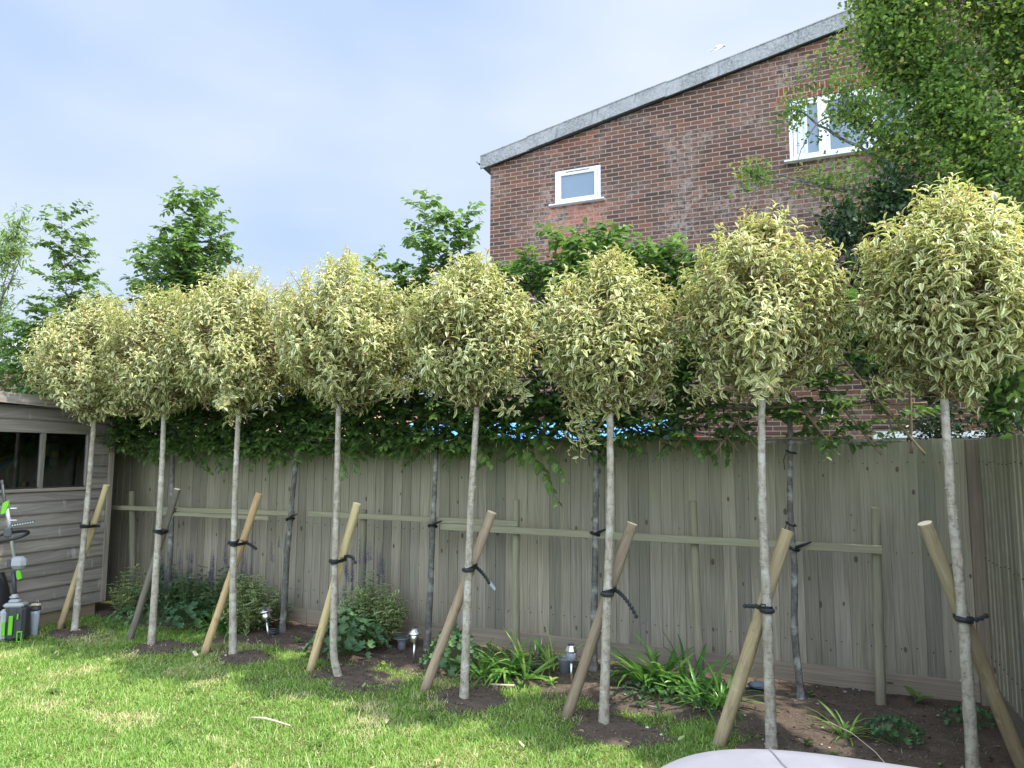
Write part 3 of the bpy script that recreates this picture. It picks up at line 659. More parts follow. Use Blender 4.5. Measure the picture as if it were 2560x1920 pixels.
def trunk_mesh(name, mat, P, r0, r1, parent, seed, n=14, knob=.004, sub=5, flare=.012):
    rd = random.Random(seed); P = np.array(P, float)
    s = np.linspace(0, len(P)-1, (len(P)-1)*sub+1); k = np.arange(len(P))
    Q = np.stack([np.interp(s, k, P[:, j]) for j in range(3)], 1)
    # soften the joints
    for _ in range(4): Q[1:-1] = (Q[:-2]+2*Q[1:-1]+Q[2:])/4
    hh = np.linspace(0, 1, len(Q)*3); Q = np.stack([np.interp(hh, np.linspace(0, 1, len(Q)), Q[:, j]) for j in range(3)], 1)
    R = np.array([r0+(r1-r0)*h+rd.uniform(-1, 1)*.0011+flare*max(0, 1-h*14)**2 for h in hh])
    Q[1:-1, 0] += [rd.uniform(-.0012, .0012) for _ in Q[1:-1]]
    g = G(); g.tube(Q, R, n)
    for _ in range(int(knob*4500)):                     # leaf scars and stubs
        i = rd.randrange(1, len(Q)-1); a = rd.uniform(0, 2*pi); rr = R[i]; d = arr(cos(a), sin(a), .25)
        g.tube([Q[i]+d*rr*.7, Q[i]+d*(rr+.003), Q[i]+d*(rr+.0055)], [.006, .005, .002], 6)
    return g.out(name, mat, parent, smooth=True), Q[-1]

def ellf(t):                                            # outline of a clipped mop-headed crown
    return np.interp(t, [0, .08, .2, .36, .55, .72, .86, .95, 1.], [.16, .55, .88, 1.03, 1.02, .93, .75, .50, .18])
def mop_crown(root, top, cx, cy, z0, z1, R, seed, nsh=380, spread=0., droop=(), flat=1.0, gold=.0, lsz=1.):
    g = np.random.default_rng(seed); B = G(); L = Leaves()
    H = z1-z0; lump = [(g.uniform(0, 2*pi), g.integers(2, 6), g.uniform(.02, .06), g.uniform(0, 6)) for _ in range(5)]
    def env(az, t): return R*ellf(t)*(1+sum(a*np.cos(k*az+p+q*t) for p, k, a, q in lump))
    tips, dirs, lens = [], [], []
    def pick(n, shell, lo, hi):
        c = 0
        while c < n:
            t = g.uniform(0, 1.); 
            if g.random() > ellf(t)*.85+.15: continue
            az = g.uniform(0, 2*pi); rr = env(az, t)*(g.uniform(*shell))
            if t > .8: rr *= sqrt(g.uniform(.05, 1))
            zz = z0+H*t+(g.normal(0, .03) if t < .9 else g.uniform(-.02, .085))
            out = arr(cos(az), sin(az)*flat, 0)
            tip = arr(cx, cy, zz)+out*rr; 
            if smooth_noise(arr(az*2.2), arr(t*4.5), seed) > .80: continue
            d = out*(1.05-.85*t)+arr(0, 0, .12+1.0*t**.8)+g.normal(0, .26, 3)
            tips.append(tip); dirs.append(d/np.linalg.norm(d)); lens.append(g.uniform(lo, hi)); c += 1
    pick(nsh, (.86, 1.07), .16, .30); pick(int(nsh*.42), (.45, .85), .14, .26); pick(int(nsh*.22), (1.05, 1.24), .2, .36)
    for (az, z, r, dz) in droop:                        # long loose shoots hanging out of the crown
        nd_ = 5+int(abs(dz)*22)
        for k in np.linspace(0, 4, nd_):
            out = arr(cos(az), sin(az), 0); e = arr(cx, cy, z)+out*(R*.55+r*(.35+.65*k/4)*1.0)+arr(g.normal(0, .03), g.normal(0, .03), dz*(k/4)**1.5)
            d = out*.8+arr(0, 0, dz*1.6)+g.normal(0, .2, 3); tips.append(e); dirs.append(d/np.linalg.norm(d)); lens.append(g.uniform(.18, .26))
    # primary limbs from the graft
    prim = []; npz = 9
    for i in range(npz):
        az = i*2*pi/npz+g.uniform(-.3, .3); t = g.uniform(.3, .75); rr = R*ellf(t)*g.uniform(.35, .6)
        e = arr(cx+cos(az)*rr, cy+sin(az)*rr*flat, z0+H*t); P = curve(top-arr(0, 0, .02), e, arr(cos(az)*.05, sin(az)*.05, -.02), 8)
        prim.append(P); B.tube(P, np.linspace(.0165, .006, 8), 7)
    nodes = np.vstack(prim); 
    for tip, d, ln in zip(tips, dirs, lens):
        base = tip-d*ln; dist = np.linalg.norm(nodes-base, axis=1)+np.where(nodes[:, 2] > base[2]+.02, .3, 0); nd = nodes[np.argmin(dist)]
        if np.linalg.norm(nd-base) > .03: B.tube(curve(nd, base, g.normal(0, .015, 3), 4), [.0045, .004, .0033, .003], 4, cap=False)
        path = curve(base, tip, arr(0, 0, .02)+g.normal(0, .008, 3), 6); B.tube(path, np.linspace(.003, .0013, 6), 4, cap=False)
        n = int(ln/.0155); s = np.linspace(.06, 1, n); i = np.arange(6)/5
        P = np.stack([np.interp(s, i, path[:, j]) for j in range(3)], 1)
        az = np.arange(n)*2.4+g.uniform(0, 6); a = np.cross(d, [0.3, .2, .9]); a /= np.linalg.norm(a)+1e-9; b = np.cross(d, a)
        rad = a*np.cos(az)[:, None]+b*np.sin(az)[:, None]
        D = d*(.22+.75*s[:, None]**2.5)+rad*(1.05-.5*s[:, None]**3)+g.normal(0, .12, (n, 3))
        sz = g.uniform(.8, 1.2)*(.076-.036*s**3)*lsz*g.uniform(.78, 1.15, n)
        new = np.where(s > .86, (g.random() < .30)*g.uniform(.2, .75), 0.)*np.ones(n)
        tone = g.uniform(0, 1); r = np.clip(.22+.3*tone+gold+g.normal(0, .17, n)+.12*s, 0, 1)
        L.add(P, D, np.tile(d, (n, 1))*.9+arr(0, 0, .5), sz, sz*g.uniform(.25, .36, n), curl=g.uniform(.2, 1.0, n), fold=.5, prof='lance', r=r,
              tint=np.stack([np.clip(g.normal(.45+.2*gold*2, .27, n), 0, 1), new, new], 1))
    B.out('branches', M['bark_tan'], root, smooth=True); L.out('crown', M['varieg'], root)

TSPEC = [  # trunk path, crown centre x, y, z0, z1, R, label, droop
 ([(-6.52, 4.73, -.03), (-6.48, 4.73, .72), (-6.45, 4.73, 1.39), (-6.44, 4.73, 2.11)], -6.42, 4.73, 2.04, 3.26, .62, 'clipped variegated tree in front of the shed window, with the lowest mop crown', ((3.2, 2.3, .36, -.12), (-1.2, 2.25, .2, -.15)), .0),
 ([(-5.44, 4.68, -.03), (-5.43, 4.68, .87), (-5.43, 4.68, 1.62), (-5.45, 4.68, 2.13)], -5.47, 4.68, 2.04, 3.24, .60, 'clipped variegated tree just right of the shed, tied to the dull grey stake', ((-2.2, 2.2, .22, -.16),), -.02),
 ([(-4.56, 4.75, -.03), (-4.60, 4.75, .63), (-4.62, 4.75, 1.43), (-4.62, 4.75, 2.14)], -4.64, 4.75, 2.04, 3.36, .64, 'clipped variegated tree tied to the smooth orange stake, broad flat-topped mop crown', ((-1.0, 2.2, .25, -.12),), .03),
 ([(-3.37, 4.63, -.03), (-3.44, 4.63, .14), (-3.445, 4.63, .56), (-3.45, 4.63, 1.27), (-3.46, 4.63, 2.14)], -3.42, 4.63, 2.06, 3.33, .64, 'clipped variegated tree whose trunk bends sharply at its foot, beside the large salvia clump', ((-.2, 2.22, .42, -.08), (.3, 2.3, .4, -.1)), .04),
 ([(-2.27, 4.57, -.03), (-2.25, 4.57, .76), (-2.23, 4.57, 1.45), (-2.19, 4.57, 2.08)], -2.25, 4.57, 2.06, 3.16, .53, 'clipped variegated tree with open forked base of crown, left of the grey hanging tie', ((-.3, 2.3, .25, -.3), (2.9, 2.35, .3, -.12)), .0),
 ([(-1.24, 4.49, -.03), (-1.21, 4.49, .77), (-1.18, 4.49, 1.36), (-1.18, 4.49, 2.02)], -1.18, 4.49, 2.0, 3.06, .49, 'clipped variegated tree with a long leafy spray hanging down left over the fence', ((3.5, 2.1, .02, -.42), (3.9, 2.15, .0, -.3), (0., 2.2, .18, -.2), (2.9, 2.35, .3, -.05)), .02),
 ([(-.24, 4.51, -.03), (-.24, 4.51, .84), (-.25, 4.51, 1.53), (-.23, 4.51, 2.09)], -.22, 4.51, 2.06, 3.2, .485, 'clipped variegated tree standing just behind the pale covered table', ((3.3, 2.2, .25, -.2), (-1.6, 2.2, .1, -.18)), .10),
 ([(.76, 4.51, -.03), (.76, 4.51, .81), (.73, 4.51, 1.47), (.73, 4.51, 2.06)], .79, 4.51, 2.04, 3.24, .52, 'clipped variegated tree nearest the side fence, its stake leaning the opposite way', ((.1, 2.3, .35, -.1), (3.0, 2.2, .2, -.12)), .07)]
for i, (P, cx, cy, z0, z1, R, lab, dr, gold) in enumerate(TSPEC):
    root = thing('standard_tree', lab, 'tree', (0, 0, 0), group='clipped variegated trees in a row')
    g = M['bark']; o_, top = trunk_mesh('trunk', M['bark'], P, .033, .020, root, 100+i, knob=.008, flare=.007)
    g = G(); g.lathe([(.022, -.03), (.027, -.015), (.030, .01), (.026, .035), (.016, .05)], top, 12); g.out('graft_union', M['bark_tan'], root, smooth=True)
    mop_crown(root, top, cx, cy, z0+.07, z1-.01, R*(.88 if i < 4 else .87), 200+i, nsh=400 if i < 5 else 400, droop=dr, gold=gold+[.0, -.03, .02, .02, -.02, .0, .03, .02][i], lsz=[.95, .92, .95, .98, .98, 1.0, 1.02, 1.1][i])

# ---- leaning stakes and their rubber ties
def stake_mat(name, c1, c2, **k): return timber_mat(name, c1, c2, grain=(46, 3.2), mud=True, **k)
M['st_pale'] = stake_mat('stake_pale_pine', (.45, .33, .17), (.60, .48, .27), kn=.55, green=(.36, .36, .18), gz=(-1.2, 2.4))
M['st_orange'] = stake_mat('stake_orange_pine', (.42, .29, .14), (.60, .44, .24), kn=.5, var=.2)
M['st_grey'] = stake_mat('stake_weathered_grey', (.17, .15, .12), (.27, .24, .19), kn=.3)
M['st_brown'] = stake_mat('stake_brown', (.30, .225, .15), (.50, .385, .265), kn=.6, streak=(.16, .14, .13))
M['st_mix'] = stake_mat('stake_mottled', (.38, .29, .16), (.58, .48, .30), kn=.8, streak=(.7, .6, .42))
M['cutend'] = plain('fresh_sawn_end', (.78, .66, .45), .8, var=.12, scale=60)
ST = [((-6.77, 4.76), (-6.39, 4.87, 1.395), .034, 'st_pale', 'yellowish round stake leaning right across the front of the shed'),
      ((-5.75, 4.71), (-5.385, 4.82, 1.38), .035, 'st_grey', 'dull grey weathered round stake leaning right, the only grey one'),
      ((-4.80, 4.67), (-4.57, 4.99, 1.35), .037, 'st_orange', 'smooth orange round stake leaning right with a wood chip at its foot'),
      ((-3.68, 4.67), (-3.345, 4.76, 1.312), .038, 'st_pale', 'yellow-green round stake with a dark knot near its top, by the salvia clump'),
      ((-2.61, 4.61), (-2.125, 4.70, 1.29), .041, 'st_brown', 'brown and grey streaked round stake leaning right, beside the front solar light'),
      ((-1.50, 4.53), (-1.07, 4.62, 1.26), .043, 'st_brown', 'brown round stake leaning right, half hiding a solar light and a dark plastic drain piece'),
      ((-.53, 4.47), (-.118, 4.68, 1.25), .046, 'st_mix', 'thick pale mottled round stake leaning right, just behind the pale covered table'),
      ((1.04, 4.74), (.60, 4.50, 1.34), .044, 'st_mix', 'pale brown cracked round stake leaning left beside the side fence')]
TIES = [(1.0, 1, .10), (1.0, 1, .05), (.93, 1, .16), (.87, 1, .13), (.9, 1, .17), (.83, 1, .2), (.80, -1, .09), (.83, 1, .06)]
TL = ['black rubber tie holding the tree at the shed to its yellowish stake', 'black rubber tie round the dull grey stake', 'black rubber tie with a long buckled tail across the orange stake', 'black rubber tie with a beaded tail sticking up, above the salvia clump',
      'black rubber tie ending in a pale grey hanging tag', 'black rubber tie with a long beaded tail hanging down to the right', 'black rubber tie with a toothed tail pointing left', 'black rubber tie on the tree by the side fence, round knob on its right']
M['tag_grey'] = plain('grey_plastic', (.28, .30, .34), .4)
for i, ((bx, by), tp, r, mm_, lab) in enumerate(ST):
    r *= .88; rt = thing('stake', lab, 'stake', (bx, by, 0), group='stakes leaning across the clipped trees')
    T = arr(tp[0]-bx, tp[1]-by, tp[2]); B_ = arr(-T[0]*.05, -T[1]*.05, -.06)
    round_post('shaft', M[mm_], B_, T, r, r*.97, rt, n=20, seed=300+i, wob=.0014)
    ax = T/np.linalg.norm(T); q = Vector(ax).to_track_quat('Z', 'Y').to_matrix()
    g = G(); g.lathe([(r*.955, .0005), (r*.94, .0025)], T, 20, M=np.array(q)); g.out('sawn_end', M['cutend'], rt)
    if i == 2:
        g = G(); g.box((-.05, -.05, .012), (.13, .03, .02), rz=-.6, b=.004); g.out('wood_chock', M['cutend'], rt)
    # tie
    zt, sd, tail = TIES[i]; P = np.array(TSPEC[i][0]); tx = np.interp(zt, P[:, 2], P[:, 0]); ty = P[0, 1]; f = zt/tp[2]
    sx, sy = bx+(tp[0]-bx)*f, by+(tp[1]-by)*f; tr_ = .0275
    root = thing('tree_tie', TL[i], 'tree tie', (0, 0, 0), group='rubber ties between trees and stakes')
    # belt loop around both circles (convex outline)
    pts = []
    for (cx_, cy_, rr) in ((tx, ty, tr_+.004), (sx, sy, r+.004)):
        for a in np.linspace(0, 2*pi, 40, endpoint=False): pts.append((cx_+rr*cos(a), cy_+rr*sin(a)))
    pts = sorted(pts); 
    def half(ps):
        h_ = []
        for p in ps:
            while len(h_) > 1 and (h_[-1][0]-h_[-2][0])*(p[1]-h_[-2][1])-(h_[-1][1]-h_[-2][1])*(p[0]-h_[-2][0]) <= 0: h_.pop()
            h_.append(p)
        return h_
    hull = half(pts)[:-1]+half(pts[::-1])[:-1]; hn = len(hull)
    g = G(); c_ = np.mean(hull, 0); V = []; rd = random.Random(i)
    for k, (x, y) in enumerate(hull):
        d = np.array([x, y])-c_; d /= np.linalg.norm(d); sg = zt+.012*sin(k*2*pi/hn+i)
        bump_ = .0
        for dr_, dz in ((0, -.0125), (.0045, -.0125), (.0045, .0125), (0, .0125)): V.append((x+d[0]*dr_, y+d[1]*dr_, sg+dz))
    F = [[k*4+j, ((k+1) % hn)*4+j, ((k+1) % hn)*4+(j+1) % 4, k*4+(j+1) % 4] for k in range(hn) for j in range(4)]
    g.add(V, F)
    belt = g.out('belt', M['black'], root)
    # beads on the belt's near side and the loose tail
    near = [p for p in hull if p[1] < min(ty, sy)+.012]; near.sort(); g = G()
    for k in range(0, len(near)-1, 2):
        x, y = near[k]; g.lathe([(.004, -.006), (.0145, -.004), (.0145, .004), (.004, .006)], (x, y-.006, zt+.012*sin(i)), 10, M=((1, 0, 0), (0, 0, -1), (0, 1, 0)))
    ex = (max if sd > 0 else min)(p[0] for p in hull); ey = min(ty, sy)
    yy = (sy-r-.004) if i not in (6, 7) else ty-tr_-.004
    if i == 6: st = arr(tx-.03, ty-.03, zt+.02)
    elif i == 7: st = arr(tx+.035, ty-.02, zt+.01)
    else: st = arr(sx+r*.85, sy-r*.55, zt)
    dz = {0: .0, 1: .0, 2: -.045, 3: -.01, 4: -.10, 5: -.15, 6: .0, 7: .03}[i]; lift = {3: .035, 5: .01}.get(i, 0)
    nb = max(3, int(tail/.019)); TP = []
    for k in range(nb+1):
        s_ = k/nb; TP.append(st+arr(sd*tail*s_*(.75 if i in (4, 5) else 1), -.02*s_, dz*s_**1.6+lift*sin(s_*pi)**.5*(1 if i == 3 else .5)))
    V = []; F = []
    for k, p in enumerate(TP):
        for dy, dz_ in ((-.002, -.009), (-.002, .009), (.002, .009), (.002, -.009)): V.append((p[0], p[1]+dy, p[2]+dz_))
    for k in range(len(TP)-1):
        for j in range(4): F.append([k*4+j, k*4+(j+1) % 4, k*4+4+(j+1) % 4, k*4+4+j])
    F += [[0, 1, 2, 3], [len(V)-1, len(V)-2, len(V)-3, len(V)-4]]; g.add(V, F)
    for p in TP[1:]: g.lathe([(.004, -.005), (.0135, -.0035), (.0135, .0035), (.004, .005)], p, 10, M=((1, 0, 0), (0, 0, -1), (0, 1, 0)))
    g.out('beaded_tail', M['black'], root)
    g = G(); bx_ = st-arr(sd*.01, .004, 0); frame_bars(g, bx_[0]-.016, bx_[0]+.016, bx_[2]-.019, bx_[2]+.019, bx_[1]-.006, .006, .008, .002); g.out('buckle', M['black'], root)
    if i == 4:
        e = TP[-1]; g = G(); g.prism([(0, 0), (.012, .012), (.05, -.03), (.055, -.045), (.044, -.052), (.005, -.016)], e, ((1, 0, 0), (0, 0, 1), (0, -1, 0)), .004); g.out('tag', M['tag_grey'], root)

# ---- hornbeams trained on canes
def twig(L, B, path, sp, sz, g, tone=.4, r0=.003, droop=.25, wr=.6, brk=False):
    path = np.asarray(path, float); seg = np.linalg.norm(np.diff(path, axis=0), axis=1); s = np.r_[0, np.cumsum(seg)]; Lt = s[-1]
    if B is not None: B.tube(path, np.linspace(r0, .0009, len(path)), 4, cap=False)
    n = max(2, int(Lt/(sp*.72))); q = (np.arange(n)+.6)/n*Lt
    P = np.stack([np.interp(q, s, path[:, j]) for j in range(3)], 1); T = np.stack([np.interp(q, s, np.gradient(path[:, j])) for j in range(3)], 1); T = nrm(T)
    up = arr(0, 0, 1.); S = np.cross(T, up); bad = np.linalg.norm(S, axis=1) < .35
    az = g.uniform(0, 6.3); S = np.where(bad[:, None], np.array([cos(az), sin(az), .1]), S); S = nrm(S)
    sg = np.where(np.arange(n) % 2, 1, -1)[:, None]
    D = T*.55+S*sg*.85+g.normal(0, .22, (n, 3))-up*droop*g.uniform(.2, 1.6, (n, 1))
    U = up+g.normal(0, .35, (n, 3))
    f = q/Lt; z = sz*1.12*(1-.45*f**3)*g.uniform(.75, 1.15, n)
    L.add(P, D, U, z, z*wr*g.uniform(.88, 1.1, n), curl=g.uniform(.0, .4, n), fold=.22, prof='ovate', r=np.clip(tone+g.normal(0, .13, n)+.25*f, 0, 1), tint=np.zeros((n, 3)))
def shoot(L, B, base, tip, g, nside=8, sl=.3, sz=.07, bend=.06, tone=.45, up=.35, r0=.007, taper=.6, sp=.032):
    """a leader with leafy side twigs"""
    P = curve(base, tip, g.normal(0, bend, 3)*arr(1, 1, .2), 12); Lt = np.linalg.norm(np.array(tip)-np.array(base))
    B.tube(P, np.linspace(r0, .0015, 12), 5, cap=False)
    twig(L, None, P[7:], sp, sz, g, tone+.1)
    nside = int(nside*2.0); sl = sl*1.3
    for k in range(nside):
        f = (k+.5)/nside*.93; i = f*11; a = P[int(i)]*(1-i % 1)+P[min(11, int(i)+1)]*(i % 1)
        az = k*2.4+g.uniform(-.5, .5); l = sl*(1-taper*f)*g.uniform(.6, 1.2); d = arr(cos(az), sin(az)*.8, up+g.normal(0, .2)); d /= np.linalg.norm(d)
        Q = curve(a, a+d*l, arr(0, 0, .03)+g.normal(0, .015, 3), 6); twig(L, B, Q, sp, sz, g, tone)
        if l > .22:
            for h in (.4, .65):
                b = Q[int(h*5)]; e = nrm(d+g.normal(0, .7, 3)); twig(L, B, curve(b, b+e*l*.5, g.normal(0, .01, 3), 4), sp, sz, g, tone-.05)
def hedge_fill(L, B, g, x0, x1, z0, z1, n, y=5.5, dy=.26, lt=(.16, .34), sz=.068, dens=None, tone=.3):
    for _ in range(int(n*1.6)):
        x = g.uniform(x0, x1); z = g.uniform(z0, z1)
        if dens and g.random() > dens(x, z): continue
        a = arr(x, y+g.uniform(-dy, dy)*.5, z); d = nrm(arr(g.normal(0, .8), g.normal(-.25, .9), g.normal(.15, .6))); l = g.uniform(*lt)
        twig(L, B, curve(a, a+d*l, g.normal(0, .02, 3), 5), .032, sz, g, tone)
HB = [  # trunk pts, label, x-range, z-range, fill count, leaders
 ([(-7.9, 5.5, 0), (-7.9, 5.5, 1.8), (-7.95, 5.5, 3.0)], 'hornbeam behind the shed sending one tall loose shoot into the sky at far left', (-8.9, -7.0), (1.95, 3.25), 330,
  [((-7.95, 5.5, 2.8), (-8.35, 5.5, 4.78), 17, .50, .3), ((-8.0, 5.5, 3.0), (-8.9, 5.5, 3.62), 8, .32, .2), ((-8.0, 5.5, 2.9), (-7.35, 5.5, 3.55), 9, .34, .3), ((-8.2, 5.5, 3.0), (-8.7, 5.5, 3.2), 7, .3, .1), ((-8.3, 5.5, 3.9), (-7.85, 5.5, 4.35), 5, .22, .3), ((-8.1, 5.5, 3.4), (-7.8, 5.5, 3.95), 5, .25, .3), ((-9.2, 5.5, 2.4), (-9.4, 5.5, 3.4), 8, .35, .3)]),
 ([(-6.2, 5.5, 0), (-6.19, 5.5, .9), (-6.25, 5.5, 1.75), (-6.25, 5.5, 2.9)], 'hornbeam with a tall dense pointed leader rising against the sky right of the shed', (-7.0, -5.4), (1.72, 3.2), 420,
  [((-6.3, 5.5, 2.7), (-6.1, 5.5, 4.66), 24, .60, .5), ((-6.35, 5.5, 2.9), (-6.75, 5.5, 4.1), 12, .42, .4), ((-6.25, 5.5, 2.9), (-5.8, 5.5, 4.25), 14, .42, .5), ((-6.4, 5.5, 3.1), (-7.12, 5.5, 3.75), 8, .25, .2), ((-6.4, 5.5, 3.1), (-7.0, 5.5, 4.15), 7, .2, .2), ((-6.1, 5.5, 3.0), (-5.6, 5.5, 3.95), 10, .34, .4), ((-6.2, 5.5, 3.1), (-6.4, 5.5, 4.35), 10, .34, .5), ((-6.0, 5.5, 3.3), (-5.9, 5.5, 4.5), 7, .25, .5), ((-6.2, 5.4, 3.0), (-6.1, 5.3, 4.0), 12, .38, .4)]),
 ([(-4.68, 5.5, -.02), (-4.66, 5.5, .8), (-4.58, 5.5, 1.75), (-4.6, 5.5, 2.9)], 'hornbeam whose dark kinked trunk stands right of the tree with the orange stake', (-5.4, -3.85), (1.72, 3.1), 420,
  [((-4.6, 5.5, 2.6), (-4.5, 5.5, 3.2), 8, .3, .3)]),
 ([(-3.11, 5.52, -.02), (-3.07, 5.5, .6), (-3.06, 5.5, 1.1), (-3.03, 5.5, 1.8), (-3.05, 5.5, 2.9)], 'hornbeam with lichened trunk and a loose drooping leader just left of the house corner', (-3.85, -2.35), (1.74, 3.15), 350,
  [((-3.1, 5.5, 2.7), (-3.18, 5.5, 4.2), 13, .36, .3), ((-3.1, 5.5, 2.9), (-2.72, 5.5, 3.98), 10, .30, .3), ((-3.15, 5.5, 2.9), (-3.86, 5.5, 3.62), 10, .28, .15), ((-3.0, 5.5, 2.8), (-2.85, 5.5, 3.85), 13, .36, .4), ((-3.2, 5.5, 2.7), (-3.45, 5.5, 3.5), 12, .36, .3), ((-2.9, 5.5, 2.7), (-2.5, 5.5, 3.3), 9, .3, .3)]),
 ([(-1.6, 5.5, -.04), (-1.58, 5.5, .8), (-1.56, 5.5, 1.7), (-1.58, 5.5, 2.9)], 'hornbeam with a wide bushy light green top below the small house window', (-2.45, -.75), (1.86, 3.3), 330,
  [((-1.6, 5.5, 2.8), (-1.9, 5.5, 3.62), 13, .36, .4), ((-1.6, 5.5, 2.8), (-1.35, 5.5, 3.58), 13, .36, .4), ((-1.6, 5.5, 2.8), (-2.5, 5.5, 3.40), 11, .30, .3), ((-1.6, 5.5, 2.9), (-.85, 5.5, 3.42), 12, .32, .2), ((-1.2, 5.5, 2.9), (-.60, 5.5, 3.32), 9, .26, .1), ((-1.7, 5.5, 2.7), (-2.2, 5.5, 3.45), 12, .34, .3), ((-1.5, 5.4, 2.7), (-1.55, 5.35, 3.5), 12, .38, .4), ((-1.3, 5.5, 2.7), (-1.1, 5.5, 3.45), 11, .32, .3)]),
 ([(-.08, 5.5, -.04), (-.12, 5.5, .5), (-.09, 5.5, .9), (-.12, 5.5, 1.35), (-.09, 5.5, 1.8), (-.1, 5.5, 2.6)], 'thin dark-trunked hornbeam with few leaves, rightmost on the cane frame', (-.95, .75), (1.84, 2.9), 190,
  [((-.1, 5.5, 2.2), (-.2, 5.5, 2.9), 6, .25, .3)])]
for i, (P, lab, (x0, x1), (z0, z1), nf, leads) in enumerate(HB):
    g = np.random.default_rng(400+i); root = thing('hornbeam', lab, 'tree', (0, 0, 0), group='pleached hornbeams along the fence')
    trunk_mesh('trunk', M['bark_dark'], P, .031 if i < 5 else .026, .017, root, 500+i, knob=.006)
    L = Leaves(); B = G(); px = P[-1][0]
    for z in (1.86, 2.12, 2.38, 2.64, 2.9):
        if z > z1-.1: continue
        for sd in (-1, 1):
            xe = px+sd*.78; Pn = curve((px, 5.5, z-.05), (xe, 5.5+g.normal(0, .03), z+g.normal(0, .03)), g.normal(0, .02, 3), 9); B.tube(Pn, np.linspace(.011, .004, 9), 6)
            for k in range(2, 9):
                if g.random() < (.85 if i < 5 else .5):
                    d = nrm(arr(sd*.5+g.normal(0, .5), g.normal(-.1, .8), .35+g.normal(0, .5))); twig(L, B, curve(Pn[k], Pn[k]+d*g.uniform(.15, .32), g.normal(0, .02, 3), 5), .032, .068, g, .3)
    dens = (lambda x, z: 1.0) if i < 4 else ((lambda x, z: .65 if z < 2.3 else 1.) if i == 4 else (lambda x, z: 1.4*math.exp(-((x+.1)/.4)**2)+(.75 if x < -.3 else .22)))
    hedge_fill(L, B, g, x0, x1, z0, z1, nf, dens=dens)
    if i < 5: hedge_fill(L, B, g, x0+.05, x1-.05, 1.80, 2.25, 170 if i < 4 else 130, dy=.3, tone=.22)
    for (a, b, ns, sl2, up) in leads: shoot(L, B, a, b, g, ns, sl2, .073, .04, tone=.42, up=up, taper=.55)
    if i in (3, 4):                                      # sprays hanging in front of the boards
        for (a, b) in ([((-2.75, 5.35, 1.85), (-2.35, 5.2, 1.62))] if i == 3 else [((-2.1, 5.35, 1.9), (-1.72, 5.2, 1.50)), ((-2.1, 5.35, 1.75), (-1.78, 5.2, 1.32)), ((-2.35, 5.4, 1.9), (-2.1, 5.25, 1.6))]):
            twig(L, B, curve(a, b, (0, 0, .04), 7), .034, .085, g, .5)
    if i == 2:
        for (a, b) in [((-3.9, 5.4, 1.8), (-3.72, 5.25, 1.55)), ((-4.0, 5.35, 1.8), (-3.8, 5.2, 1.5)), ((-4.4, 5.4, 1.85), (-4.35, 5.2, 1.6))]: twig(L, B, curve(a, b, (0, 0, .04), 7), .034, .08, g, .4)
    L.out('crown', M['hornbeam'], root); B.out('branches', M['bark_dark'], root, smooth=True)
    for j, z in enumerate([1.08, 1.75] if i != 5 else [1.05, 1.22, 1.74]):
        if i == 0: break
        Pp = np.array(P); tx = np.interp(z, Pp[:, 2], Pp[:, 0]); g2 = G(); th = np.linspace(0, 2*pi, 15); r = .034
        g2.tube([(tx+r*cos(a), 5.5+r*sin(a), z+.012*sin(a+i)) for a in th], .006 if j else .013, 6, cap=False, flat=1)
        if j == 0: g2.tube([(tx+.02, 5.465, z+.01), (tx+.06, 5.44, z+.03), (tx+.12, 5.45, z+.055)], [.013, .012, .006], 6)
        else: g2.tube([(tx-.03, 5.47, z), (tx-.05, 5.45, z-.06), (tx-.045, 5.45, z-.13)], .003, 5)
        g2.out('strap', M['black'], root)
# ---- bamboo cane frame
M['cane'] = timber_mat('bamboo_cane', (.20, .15, .095), (.34, .27, .18), kn=.1, grain=(60, 2))
cf = thing('cane_frame', 'frame of crossed bamboo canes tied above the fence to train the hornbeams', 'cane frame', (0, 0, 0))
cg = np.random.default_rng(9)
def cane(a, b, r=.0075):
    a, b = arr(*a), arr(*b); L_ = np.linalg.norm(b-a); n = max(4, int(L_/.16)); s = np.linspace(0, 1, n*3+1); P = a+(b-a)*s[:, None]+np.outer(np.sin(s*pi)*cg.normal(0, .008), [0, 1, 1])
    R = np.full(len(s), r); R[::3] = r*1.22
    g = G(); g.tube(P, R, 7); g.A[0] = np.stack([g.V[0][:, 0]*.3, g.V[0][:, 2]+g.V[0][:, 0], np.full(len(g.V[0]), cg.random())], 1); g.out('cane', M['cane'], cf, smooth=True, attr='pl')
for (x0, x1, z) in ((-8.6, -5.2, 2.1), (-5.6, -2.9, 2.08), (-3.1, -.7, 2.1), (-1.05, .78, 2.085), (-8.6, -5.4, 1.83), (-5.5, -2.6, 1.84), (-2.8, -.4, 1.83), (-1.3, .3, 1.845), (-3.1, -.6, 2.45), (-.9, .78, 2.45), (-6.2, -3.0, 2.45), (-3.1, .4, 2.8)):
    cane((x0, 5.46, z), (x1, 5.46, z+cg.normal(0, .012)))
for xb in (.22, .49, .75): cane((xb, 5.43, 1.72), (xb-.62, 5.43, 2.62+cg.normal(0, .04)), .009)
cane((.67, 5.45, 1.73), (.70, 5.45, 2.8), .009); cane((-.55, 5.45, 1.78), (-.56, 5.45, 2.7)); cane((-.66, 5.45, 1.82), (-.68, 5.45, 2.7))
for xb in (-.62, -.95, -1.9, -2.1, -3.6, -3.9, -5.0): cane((xb, 5.44, 1.73), (xb+.6, 5.44, 2.6+cg.normal(0, .04)), .0085)
for xb in (-.3, -.45, -1.2, -3.4, -4.2): cane((xb, 5.42, 1.74), (xb-.6, 5.42, 2.6), .0085)
for xb in (-2.0, -1.75, -3.0, -2.6): cane((xb, 5.45, 1.8), (xb+.02, 5.45, 2.9))
